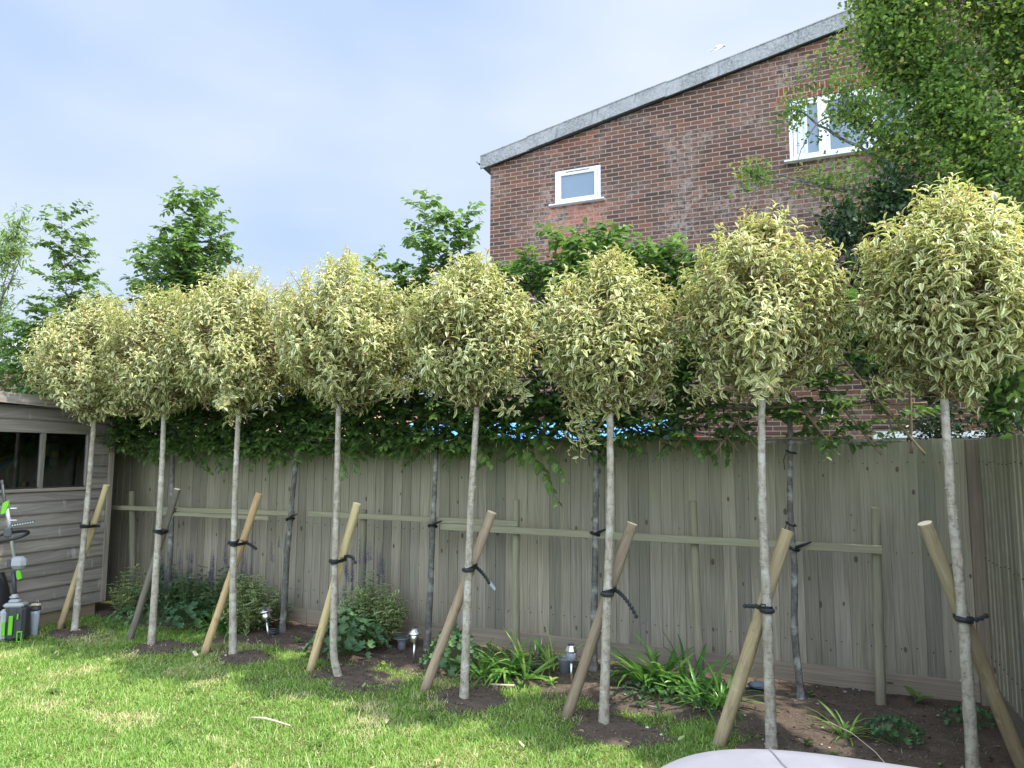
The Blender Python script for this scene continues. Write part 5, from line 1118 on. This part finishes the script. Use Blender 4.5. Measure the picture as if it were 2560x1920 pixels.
pv = thing('leafy_bush', 'pale green leafy bush behind the orange stake, left of the first solar light', 'bush', (-5.02, 5.42, 0)); leafy_clump(pv, np.random.default_rng(64), .30, .52, 100, .085, 'pale_leaf', tone=.35)
salvia(-4.83, 5.62, .30, .08, 5, 2, 'single tall sparse salvia stem left of the kinked hornbeam trunk', 65, hs=(.72, .86))
mantle(-6.25, 5.22, .34, .14, 55, 'low dark leaf mat on the lawn edge between the shed and the grey stake', 66, .055, 3, .45)
mantle(-5.62, 5.22, .26, .26, 46, 'round-leaved dark green mound between the grey stake and its tree', 67, .10, 0, .15)
strap(-5.22, 5.22, .2, 60, 'arching strap-leaved clump just left of the orange stake', 68, .36, .016, .45, fans=5, fr=.07, name='daylily_clump')
salvia(-3.66, 5.42, .54, .31, 62, 10, 'large purple salvia with pale leaves right of the bent trunk', 70, 'pale_leaf', .3, (.66, .90), .062)
salvia(-4.0, 5.55, .16, .12, 6, 4, 'small leaning salvia left of the yellow-green stake, low against the fence', 71, hs=(.34, .5))
mantle(-3.64, 5.12, .33, .33, 125, 'big scalloped-leaf mound with lime flowers at the foot of the large salvia', 72, .095, 16, .4)
mantle(-2.62, 5.08, .22, .32, 60, 'scalloped-leaf mound with yellow flowers between the brown stake and its trunk', 73, .085, 12, .5)
mantle(-2.83, 5.02, .05, .14, 8, 'tiny tuft with yellow flowers right of the front solar light', 74, .03, 6, .8)
strap(-2.24, 5.12, .3, 110, 'wide flopping strap-leaved clump right of the fifth trunk', 75, .40, .023, .5, .9, fans=7, fr=.12)
strap(-2.12, 5.62, .1, 14, 'thin upright strap leaves against the fence behind the frame post', 76, .26, .014, .35, 2.2, fans=2, fr=.03)
strap(-1.94, 5.42, .15, 26, 'slender yellow-green spidery clump with a tall bare stalk', 77, .36, .012, .95, 1.0, fans=2, fr=.02, name='daylily_clump')
strap(-1.06, 5.30, .3, 95, 'largest glossy strap-leaved clump between the sixth tree and the round frame post', 78, .46, .032, .42, 1.3, fans=5, fr=.08)
mantle(-1.0, 5.1, .30, .07, 70, 'flat grey-green geranium mat in front of the largest strap-leaved clump', 79, .035, 0, .5, 'geranium_mat', 'geraniums on the soil')
strap(-.66, 5.12, .26, 60, 'dark narrow strap-leaved clump left of the thick pale stake', 80, .44, .019, .3, 1.0, fans=5, fr=.08)
strap(.17, 4.86, .2, 26, 'small open strap-leaved plant alone on the dark soil right of the seventh trunk', 81, .26, .013, .55, .8, fans=2, fr=.02)
mantle(.44, 4.92, .17, .11, 44, 'low geranium on bare soil near the small open strap-leaved plant', 82, .05, 1, .3, 'geranium_mat', 'geraniums on the soil')
mantle(.93, 5.36, .17, .10, 34, 'low geranium at the foot of the tree beside the side fence', 83, .05, 0, .3, 'geranium_mat', 'geraniums on the soil')
def seedling(x, y, lab, n=5, leaf=.06, seed=0, tone=.6):
    g = np.random.default_rng(seed); root = thing('seedling', lab, 'seedling', (x, y, bz(x, y)-.005), group='seedlings and weeds on the soil'); L = Leaves(); az = np.arange(n)*2.4
    L.add(np.tile([0, 0, .01], (n, 1))+np.stack([az*0, az*0, np.linspace(0, leaf*.5, n)], 1), np.stack([np.cos(az), np.sin(az), g.uniform(.3, 1.6, n)], 1), np.tile([0, 0, 1.], (n, 1)), leaf*g.uniform(.7, 1.1, n), leaf*.5, .4, .3, 'ovate', r=np.full(n, tone), tint=np.zeros((n, 3)))
    L.out('leaves', M['hornbeam'], root); G().tube([(0, 0, -.01), (0, 0, leaf*.5)], .0018, 5).out('stem', M['stem'], root)
seedling(.64, 5.68, 'upright single-leafed seedling against the fence boards right of the last frame post', 3, .13, 1)
seedling(-.02, 5.55, 'small seedling on soil just left of the thin hornbeam', 4, .05, 2); seedling(-.30, 5.3, 'four-leaved weed right of the thick pale stake', 5, .06, 3)
seedling(-1.35, 5.25, 'yellowish weed right of the sixth tree trunk', 4, .06, 4, .95); seedling(-1.08, 4.85, 'dark weed by the sixth tree circle', 5, .05, 5, .2); seedling(-2.55, 5.62, 'single dark upright leaf behind the scalloped mound', 2, .09, 6, .1)
seedling(-1.78, 5.05, 'pale lime weed below the spidery clump', 4, .06, 7, 1.); seedling(-2.0, 4.95, 'flat rosette weed in front of the flopping clump', 6, .05, 8, .6); seedling(-4.25, 5.2, 'flat pale weed on soil right of the first solar light', 5, .06, 9, .8)
seedling(-3.2, 4.98, 'pale broad leaf weed below the dark plastic drain piece', 3, .07, 10, 1.); seedling(.1, 4.5, 'small weed on soil right of the seventh trunk foot', 5, .04, 11, .4); seedling(-.05, 4.62, 'flat green weed beside the seventh trunk', 6, .05, 12, .35)

# ================================================================ SOLAR LIGHTS, PLASTIC PIECES
M['steel'] = plain('brushed_steel', (.62, .62, .60), .28, metal=1, var=.08, scale=60, bump=.03)
M['dplastic'] = plain('dark_grey_plastic', (.055, .06, .07), .45); M['gplastic'] = plain('mid_grey_plastic', (.20, .22, .25), .5); M['clearp'] = plain('smoky_lens', (.32, .32, .30), .15)
M['cell'] = plain('solar_cell', (.02, .03, .07), .1, spec=.8)
def solar(x, y, lab, tilt, lean_az, cone=True):
    root = thing('solar_light', lab, 'garden light', (x, y, bz(x, y)-.01), group='steel solar lights in the bed'); root.rotation_euler = (tilt*sin(lean_az), tilt*cos(lean_az), 0)
    G().tube([(0, 0, -.02), (0, 0, .17)], .011, 12).out('pole', M['steel'], root, smooth=True)
    g_ = G(); g_.lathe([(.014, .168), (.036, .178), (.040, .185), (.040, .232), (.036, .236)], (0, 0, 0), 20); g_.out('lamp_body', M['steel'] if cone else M['gplastic'], root, smooth=True)
    g_ = G(); g_.lathe([(.037, .232), (.033, .240), (.033, .246)], (0, 0, 0), 20); g_.out('lens', M['clearp'], root, smooth=True)
    cp = G(); cp.lathe([(.060, .240), (.062, .246), (.058, .252), (.034, .284), (.028, .288)] if cone else [(.044, .240), (.046, .246), (.044, .252), (.034, .282), (.030, .286)], (0, 0, 0), 8 if not cone else 24); cp = cp.out('cap', M['steel'], root, smooth=cone)
    G().lathe([(.027, .286), (.027, .2895), (.024, .291)], (0, 0, 0), 16).out('solar_panel', M['cell'], cp)
solar(-4.62, 5.25, 'steel solar light leaning left, beside the kinked hornbeam trunk', -.24, .1); solar(-3.01, 5.13, 'steel solar light standing upright left of the brown stake in front', .03, .4)
solar(-1.665, 5.15, 'steel solar light half hidden behind the brown stake of the sixth tree', .02, 2., False)
dp = thing('drain_piece', 'dark grey plastic drain piece with a flat ribbed top, left of the upright solar light', 'plastic pot', (-3.32, 5.45, bz(-3.32, 5.45)-.01))
g_ = G(); g_.lathe([(.040, 0), (.036, .06), (.05, .085), (.075, .10), (.078, .108)], (0, 0, 0), 22); g_.out('body', M['gplastic'], dp, smooth=True)
g_ = G(); g_.lathe([(.076, .108), (.080, .113), (.07, .122)], (0, 0, 0), 22); g_.out('rim', M['dplastic'], dp)
g_ = G(); g_.box((0, 0, .124), (.13, .012, .006)); 
for k in range(-4, 5): g_.box((k*.014, 0, .124), (.004, .12, .0075))
g_.out('grate', M['steel'], dp)
dp = thing('plastic_pot', 'mid grey tapered plastic pot with one arching leaf, behind the half hidden solar light', 'plastic pot', (-1.80, 5.40, bz(-1.8, 5.4)-.01))
g_ = G(); g_.lathe([(.042, 0), (.052, .10), (.058, .105), (.058, .118), (.050, .118), (.046, .105), (.038, .02)], (0, 0, 0), 22); g_.out('pot', M['gplastic'], dp, smooth=True)
L = Leaves(); L.add(arr((0, 0, .03)), arr((-.05, 0, 1.)), arr((1., 0, .1)), arr(.28)[None] if False else np.array([.24]), np.array([.016]), np.array([1.1]), .3, 'strap', r=np.array([.95]), tint=np.zeros((1, 3))) if False else L.add(np.array([[0, 0, .03]]), np.array([[.02, 0, 1.]]), np.array([[.9, 0, .1]]), .26, .016, 1.0, .3, 'strap', r=np.array([.95]), tint=np.zeros((1, 3))); L.out('leaf', M['strapleaf'], dp)
dp = thing('plastic_dish', 'dark blue plastic dish half sunk in soil right of the thick pale stake', 'dish', (-.36, 5.58, bz(-.36, 5.58)))
g_ = G(); g_.lathe([(.05, -.01), (.08, .02), (.084, .024), (.076, .024), (.05, .004)], (0, 0, 0), 22); M['bplastic'] = plain('dark_blue_plastic', (.03, .045, .075), .4); g_.out('dish', M['bplastic'], dp, smooth=True); G().tube([(.084*cos(a), .084*sin(a), .024) for a in np.linspace(0, 2*pi, 25)], .004, 5, cap=False).out('rim', M['bplastic'], dp)
dp = thing('plastic_ring', 'black plastic ring lying behind the leaning solar light', 'ring', (-4.72, 5.40, bz(-4.72, 5.4))); 
for z_, r_ in ((.012, .05), (.03, .043)): G().tube([(r_*cos(a), r_*sin(a), z_) for a in np.linspace(0, 2*pi, 25)], .009, 6, cap=False).out('ring', M['dplastic'], dp, smooth=True)

# ================================================================ GARDEN TOOLS AT THE SHED
M['lgrey'] = plain('light_grey_plastic', (.33, .34, .35), .4, var=.04); M['lime_p'] = plain('lime_green_plastic', (.12, .40, .02), .4, var=.04); M['dgrey'] = plain('charcoal_plastic', (.045, .046, .05), .45); M['alu'] = plain('silver_tube', (.60, .61, .62), .3, metal=.6, var=.03)
M['bagcloth'] = plain('black_mesh_cloth', (.035, .033, .035), .9, var=.3, scale=50); M['bluecloth'] = plain('blue_cloth', (.03, .20, .55), .7, var=.2, bump=.6)
def text(name, body, size, mat, parent, M4, th=.001):
    cu = bpy.data.curves.new(name, 'FONT'); cu.body = body; cu.size = size; cu.extrude = th; cu.align_x = 'CENTER'; cu.align_y = 'CENTER'; tmp = bpy.data.objects.new('t', cu); COL.objects.link(tmp)
    dg = bpy.context.evaluated_depsgraph_get(); me = bpy.data.meshes.new_from_object(tmp.evaluated_get(dg)); bpy.data.objects.remove(tmp); me.transform(M4); me.materials.clear(); me.materials.append(mat)
    o = bpy.data.objects.new(name, me); COL.objects.link(o); o.parent = parent; return o
S_ = .00495
st = thing('cordless_strimmer', 'upright silver-shafted cordless garden tool with lime green battery, leaning at the left edge', 'strimmer', (-6.68, 4.25, 0), YAW+.15); st.scale = (.78, .78, .84)
def px(dx, dy, y=0): return (dx*S_, y, dy*S_)
g_ = G(); g_.box(px(8, 42), (.235, .17, .36), b=.035); pb = g_.out('power_head', M['dgrey'], st)
g_ = G(); g_.box(px(-14, 40, -.03), (.09, .15, .33), b=.03); g_.out('side_cover', M['lgrey'], st)
g_ = G(); g_.box(px(4, 80), (.22, .15, .05), b=.02); g_.box(px(2, 88), (.12, .1, .05), b=.02); g_.out('motor_cover', M['lgrey'], st)
for (dx, dy, w_, h_) in ((-8, 34, .035, .15), (6, 40, .045, .20), (20, 58, .018, .06)): G().box(px(dx, dy, -.105 if dx > -8 else -.11), (w_, .012, h_), b=.004).out('green_stripe', M['lime_p'], st)
g_ = G(); frame_bars(g_, .095, .155, .02, .135, -.092, .014, .02, .004); g_.out('release_clip', M['lime_p'], st)
for dx in (-3, 14, 26): G().box(px(dx, 44, -.088), (.010, .006, .31), b=.002).out('rib', M['dplastic'], st)
G().box(px(-20, 48, -.108), (.032, .008, .13), b=.003).out('name_plate', M['dplastic'], st)
text('lettering', 'EGO', .038, M['lgrey'], st, Matrix.Translation(px(-20, 48, -.1135))@Matrix.Rotation(radians(90), 4, 'Y')@Matrix.Rotation(radians(90), 4, 'X')@Matrix.Identity(4) if False else Matrix.Translation(px(-20, 48, -.1135))@Matrix.Rotation(radians(-90), 4, 'Y')@Matrix.Rotation(radians(90), 4, 'X'))
g_ = G(); g_.lathe([(.05, 0), (.055, .01), (.035, .025), (.028, .04)], px(0, 95), 16); g_.out('collar', M['lgrey'], st, smooth=True)
g_ = G(); g_.tube([px(0, 98), px(-3, 125), px(-8, 152)], .022, 12); g_.out('lower_shaft', M['dgrey'], st, smooth=True)
g_ = G(); g_.box(px(2, 170), (.19, .12, .13), b=.04); hd = g_.out('control_housing', M['lgrey'], st); G().box(px(-12, 170, -.058), (.045, .02, .09), b=.006).out('speed_dial', M['dplastic'], hd)
g_ = G(); g_.prism([(-.02, .03), (.02, .03), (.045, -.05), (.0, -.07), (-.02, -.02)], px(8, 148, -.03), ((1, 0, 0), (0, 0, 1), (0, -1, 0)), .03); g_.out('trigger', M['lime_p'], st)
g_ = G(); g_.tube([px(-8, 182), px(-19, 232), px(-27, 268)], .018, 12); g_.out('shaft', M['alu'], st, smooth=True)
g_ = G(); g_.tube([px(-26, 264), px(-38, 305), px(-48, 350)], .0165, 12); g_.out('upper_shaft', M['dgrey'], st, smooth=True)
g_ = G(); g_.tube([px(-20, 236), px(-27, 268), px(-33, 292)], .021, 12); g_.out('white_sleeve', M['lgrey'], st, smooth=True)
th = np.linspace(0, 2*pi, 30); hp = [(-.09+.20*cos(a)-.0, -.04+.10*sin(a), 228*S_+.035*sin(a)+.03*cos(a)) for a in th]; G().tube(hp, .017, 8, cap=False).out('loop_handle', M['black'], st, smooth=True)
g_ = G(); g_.box(px(-22, 236, -.03), (.085, .05, .10), b=.012); g_.out('handle_clamp', M['dplastic'], st)
for dx, dy in ((-16, 288), (-14, 262)): G().tube([px(dx-8, dy), px(dx+6, dy)], .008, 8).out('clip_knob', M['alu'], st)
G().prism([(-.03, .05), (.025, .08), (.03, .02), (-.0, -.06), (-.045, -.07)], px(-32, 290, -.02), ((1, 0, 0), (0, 0, 1), (0, -1, 0)), .03).out('green_hook', M['lime_p'], st)
g_ = G(); V = [(-.01, 0), (.25, .045), (.25, .062), (-.01, .03)]; g_.prism(V, px(-14, 250, -.05), ((1, 0, 0), (0, 0, 1), (0, -1, 0)), .008); bl_ = g_.out('blade_guard', M['dplastic'], st)
for k in range(9): G().box((px(-14, 250)[0]+.015+k*.027, -.054, px(-14, 250)[2]+.008+k*.0047), (.012, .006, .012)).out('tooth', M['alu'], bl_)
mw = thing('lawn_mower', 'black lawn mower with a cloth grass bag at the left edge behind the silver-shafted tool', 'lawn mower', (-7.02, 4.16, 0), YAW); mw.scale = (.72, .8, .84)
V = []; n_ = 20
for j in range(12):
    h = j/11
    for k in range(n_):
        a = 2*pi*k/n_; ca, sa = cos(a), sin(a); sq = (abs(ca)**3+abs(sa)**3)**(-1/3); r = .30*(1-.35*h**3)
        V.append((r*sq*ca, .27*(1-.3*h**3)*sq*sa, .08+.62*h+.02*sin(a*3)*h))
F = [np.array([[j*n_+k, j*n_+(k+1) % n_, (j+1)*n_+(k+1) % n_, (j+1)*n_+k] for j in range(11) for k in range(n_)]), np.arange(n_)[None]+11*n_]
mk('grass_bag', V, F, M['bagcloth'], mw, smooth=True)
g_ = G(); frame_bars(g_, -.24, .24, .2, .64, -.285, .03, .03, .01); g_.out('bag_frame', M['dplastic'], mw)
for sx in (-.28, .26):
    for sy in (-.2, .3): 
        q = G(); q.lathe([(.04, -.025), (.10, -.025), (.105, -.02), (.105, .02), (.10, .025), (.04, .025)], (sx, sy, .105), 20, M=((0, 0, 1), (0, 1, 0), (-1, 0, 0))); q.out('wheel', M['dplastic'], mw)
g_ = G(); g_.tube([(-.2, .25, .35), (-.2, .6, 1.0), (.2, .6, 1.0), (.2, .25, .35)], .013, 8); g_.out('push_bar', M['dplastic'], mw)
cl = thing('blue_bag', 'crumpled bright blue cloth lying on the black grass bag at the left edge', 'cloth', (-7.12, 4.02, .58), YAW); cl.scale = (.8, .8, .8)
V = []; 
for j in range(14):
    for k in range(18):
        u, v = k/17-.5, j/13-.5; V.append((u*.42, v*.4, .11*max(0, 1-(2*u)**2-(1.6*v)**2)+.03*sin(u*23+v*9)+.02*sin(v*31)))
V = np.array(V); n0 = len(V); F = [[j*18+k, j*18+k+1, (j+1)*18+k+1, (j+1)*18+k] for j in range(13) for k in range(17)]; V = np.vstack([V, V*[1, 1, .2]-[0, 0, .03]]); F += [[n0+q for q in f[::-1]] for f in F]
mk('cloth', V, np.array(F), M['bluecloth'], cl, smooth=True)
bt = thing('canister', 'clear grey plastic canister with black lid standing against the shed behind the tool', 'canister', (-6.74, 4.49, 0)); bt.scale = (.55, .55, .66)
M['clearc'] = plain('frosted_plastic', (.42, .47, .52), .2, var=.05)
g_ = G(); g_.lathe([(.05, 0), (.055, .01), (.07, .30), (.072, .36)], (0, 0, 0), 20); g_.out('body', M['clearc'], bt, smooth=True); g_ = G(); g_.lathe([(.076, .35), (.080, .36), (.080, .40), (.05, .41)], (0, 0, 0), 20); g_.out('lid', M['dplastic'], bt, smooth=True)
g_ = G(); g_.box((0, 0, .43), (.13, .07, .03), rz=.3, b=.006); g_.out('cap', M['cutend'], bt); g_ = G(); g_.tube([(.03+.03*cos(a), 0, .46+.035*sin(a)) for a in np.linspace(0, 2*pi, 14)], .005, 5, cap=False); g_.out('ring_handle', M['alu'], bt)

# ================================================================ COVERED TABLE, GULL, LITTER
t = NT('lilac_grey_fabric'); o = t.obj(); a = t.noise(o, 3.0, 4); wv = t.noise(t.map(o, (1, 1, 1)), 260, 2); c = t.mix(t.ramp(a, [(.42, 0.), (.62, 1.)]), (.21, .208, .235), (.26, .258, .285)); M['cover'] = t.done(t.pbr(c, .75, bump=t.bump(t.math('ADD', t.math('MULTIPLY', a, 6), wv), .25, .004), spec=.2))
tb_ = thing('covered_table', 'pale lilac-grey fitted fabric cover with rounded corner on a garden table, bottom right', 'table cover', (.24, 1.972, 0))
prof = [(1.0, .18), (1.0, .60), (.998, .715), (.985, .738), (.965, .748), (.90, .752), (.6, .755), (.3, .756), (.02, .756)]; n_ = 96; V = []
def sup(a, e=2.7): return (abs(cos(a))**e+abs(sin(a))**e)**(-1/e)
for k_, (f_, z_) in enumerate(prof):
    for k in range(n_):
        a = 2*pi*k/n_; r = sup(a); wob = .006*sin(a*9+z_*8)*(z_ < .7)*f_; V.append((cos(a)*r*.745*f_*(1+wob), sin(a)*r*.625*f_*(1+wob), z_+.0015*sin(a*5+f_*9)))
F = [[j*n_+k, j*n_+(k+1) % n_, (j+1)*n_+(k+1) % n_, (j+1)*n_+k] for j in range(len(prof)-1) for k in range(n_)]
mk('fabric_cover', V, [np.array(F), np.arange(n_)[None]+(len(prof)-1)*n_], M['cover'], tb_, smooth=True)
g_ = G(); g_.tube([(-.38, .555, .7545), (-.34, .45, .757), (-.27, .30, .7575), (-.1, .05, .758)], .0016, 5); M['seam'] = plain('seam_thread', (.20, .19, .22), .9); g_.out('seam', M['seam'], tb_)
for sx in (-.5, .5):
    for sy in (-.4, .4): G().tube([(sx, sy, 0), (sx, sy, .72)], .02, 8).out('leg', M['dplastic'], tb_)
# gull
def ray(x, y, dist): 
    d = fwd+r2*((x*2560/2212)-1280)/1740-u2*((y*2560/2212)-960)/1740; return arr(0, 0, 1.7)+d*dist
gp = (-2.67, 29.6, 19.31)
gu = thing('gull', 'small white gull with dark wing edges flying above the sloping roof edge', 'bird', gp, YAW)
M['gullw'] = plain('white_feather', (.78, .78, .77), .7, var=.03); M['gullg'] = plain('grey_feather', (.20, .21, .26), .7); M['gulld'] = plain('dark_feather', (.04, .045, .06), .6)
g_ = G(); g_.tube([(-.34, 0, -.03), (-.26, 0, -.025), (-.15, 0, -.01), (-.04, 0, .0), (.03, 0, .0), (.065, 0, .0)], [.008, .03, .052, .055, .036, .018], 12); g_.out('body', M['gullw'], gu, smooth=True)
g_ = G(); g_.tube([(.03, 0, .004), (.07, 0, .004), (.10, 0, 0)], [.034, .034, .012], 10); hd_ = g_.out('head', M['gulld'], gu, smooth=True); g_ = G(); g_.tube([(.10, 0, .0), (.17, 0, -.004)], [.010, .002], 6); g_.out('beak', M['gulld'], gu)
def wing(P, name, m1, m2):
    P = np.array(P, float); n = len(P); Wd = np.array([.15, .14, .11, .06, .01]); V = []
    for k, p in enumerate(P):
        for f_, zz in ((-.5, 0), (-.1, .008), (.5, 0)): V.append(p+arr(-f_*Wd[k]*.9, 0, f_*Wd[k]*.5)+arr(0, 0, zz))
    V = np.array(V); n0 = len(V); V = np.vstack([V, V-[0, 0, .006]]); F = []
    for k in range(n-1):
        for j in range(2): q = [k*3+j, k*3+j+1, k*3+j+4, k*3+j+3]; F += [q, [n0+x for x in q[::-1]]]
    for k in range(n-1): F += [[k*3, k*3+3, n0+k*3+3, n0+k*3], [k*3+2, n0+k*3+2, n0+k*3+5, k*3+5]]
    o = mk(name, V, np.array(F), m1, gu); g_ = G(); g_.tube([p+arr(Wd[k]*.45, -.004, -Wd[k]*.25) for k, p in enumerate(P)], [.014, .013, .012, .010, .003], 6); g_.out('wing_edge', m2, o)
wing([(-.04, -.03, .0), (-.10, -.12, -.08), (-.20, -.2, -.19), (-.34, -.25, -.32), (-.50, -.27, -.44)], 'wing', M['gullw'], M['gulld'])
wing([(-.04, .03, .0), (-.14, .14, .01), (-.27, .25, .0), (-.40, .3, -.02), (-.54, .33, -.04)], 'wing', M['gullw'], M['gullg'])
# litter
M['drystick'] = plain('dry_pale_stick', (.52, .43, .30), .9); M['deadleaf'] = foliage_mat('fallen_leaf', [(.30, .20, .09), (.48, .38, .20), (.25, .33, .10), (.60, .55, .38)], trans=.2, vein=.2)
tag(G().tube([(-3.32, 3.63, .034), (-3.22, 3.645, .040), (-3.12, 3.64, .037), (-3.0, 3.63, .032)], [.006, .007, .006, .004], 7).out('stick', M['drystick'], None, smooth=True), 'pale straight dry stick lying alone on the lawn', 'stick')
tag(G().tube([(-.02, 5.0, .03), (.08, 4.92, .07), (.2, 4.78, .07), (.31, 4.62, .04), (.36, 4.48, .02)], .0028, 5).out('twig', M['drystick'], None, smooth=True), 'thin bent twig arching over soil beside the small open strap-leaved plant', 'twig')
tag(G().tube([(-1.16, 4.86, .02), (-1.05, 4.87, .03), (-.95, 4.86, .025)], .006, 6).out('stick', M['bark_haw'], None, smooth=True), 'short dark stick on the soil right of the sixth trunk', 'stick')
tag(G().tube([(-2.2, 4.86, .025), (-2.02, 4.89, .03)], .007, 6).out('stick', M['drystick'], None, smooth=True), 'short pale stick under the flopping strap-leaved clump', 'stick')
g = np.random.default_rng(8)
for k, (x, y) in enumerate([(-4.9, 3.95), (-5.6, 3.7), (-2.5, 3.95), (-2.9, 3.3), (-1.9, 3.55), (-4.2, 3.4), (-5.2, 4.2), (-3.0, 4.4), (-2.2, 3.3), (-1.55, 3.9), (-1.0, 4.2), (-.75, 4.35), (-4.6, 4.3), (-3.6, 3.85), (-.15, 4.3), (.3, 4.45), (.62, 4.6), (.5, 4.35), (-1.3, 4.25), (-5.9, 4.15)]):
    L = Leaves(); a = g.uniform(0, 6.3); L.add(np.zeros((1, 3)), np.array([[cos(a), sin(a), .1]]), np.array([[g.normal(0, .3), g.normal(0, .3), 1.]]), g.uniform(.04, .07), g.uniform(.018, .032), g.uniform(-.5, .6), .4, 'ovate', r=np.array([g.random()]), tint=np.zeros((1, 3)))
    o = L.out('fallen_leaf', M['deadleaf']); o.location = (x, y, .036 if x < -.4 else .03); tag(o, 'small fallen leaf lying on the lawn or soil', 'leaf', 'small fallen leaves scattered on the ground')
# crumbs of soil and small pale stones
g = np.random.default_rng(15); n = 5200
x = g.uniform(-7, 1.1, n); y = g.uniform(4.1, 5.85, n); k = bed_mask(x, y) > -.01; x, y = x[k], y[k]
cg_ = G(); ico = np.array([(0, 0, 1), (.9, 0, .2), (.28, .85, .2), (-.72, .53, .2), (-.72, -.53, .2), (.28, -.85, .2), (0, 0, -.8)]); f_ = np.array([[0, 1, 2], [0, 2, 3], [0, 3, 4], [0, 4, 5], [0, 5, 1], [6, 2, 1], [6, 3, 2], [6, 4, 3], [6, 5, 4], [6, 1, 5]])
V = []; F = []; A = []
for i, (a, b) in enumerate(zip(x, y)):
    s_ = .003+.011*g.random()**3; v = ico*s_*g.uniform(.6, 1.3, (7, 1))*[1.2, 1, .8]; z = np.clip(float(bed_mask(arr([a]), arr([b])).ravel()[0])*.16, -.05, .018)+(float(fbm(arr([a*7]), arr([b*7]), 5, 4)[0])-.5)*.035
    V.append(v+[a, b, z+.002]); F.append(f_+i*7); r = g.random(); A += [(0, 0, r)]*7
t = NT('crumbs'); c = t.ramp(t.sep(t.attr('leaf'))[2], [(0, (.045, .034, .028)), (.6, (.11, .082, .062)), (.93, (.16, .12, .095)), (.97, (.45, .42, .38)), (1, (.6, .58, .54))]); M['crumb'] = t.done(t.pbr(c, .95, spec=.15))
tag(mk('soil_crumbs', np.vstack(V), np.vstack(F), M['crumb'], None, {'leaf': A}), kind='stuff')
# broad-leaved weeds in the lawn
g = np.random.default_rng(19)
for k, (x, y) in enumerate([(-5.0, 3.5), (-4.1, 3.9), (-2.7, 3.5), (-1.9, 3.95), (-3.5, 3.2), (-5.8, 4.05), (-1.2, 4.0), (-2.3, 4.15)]):
    L = Leaves(); m = int(g.integers(6, 11)); az = np.arange(m)*2.4; L.add(np.zeros((m, 3))+[0, 0, .012], np.stack([np.cos(az), np.sin(az), np.full(m, .55)], 1), np.tile([0, 0, 1.], (m, 1)), g.uniform(.04, .07, m), g.uniform(.014, .022, m), .5, .3, 'ovate', r=g.uniform(.3, .7, m), tint=np.zeros((m, 3)))
    o = L.out('lawn_weed', M['hornbeam']); o.location = (x, y, .008); tag(o, 'small broad-leaved weed rosette growing in the lawn', 'weed', 'weed rosettes in the lawn')
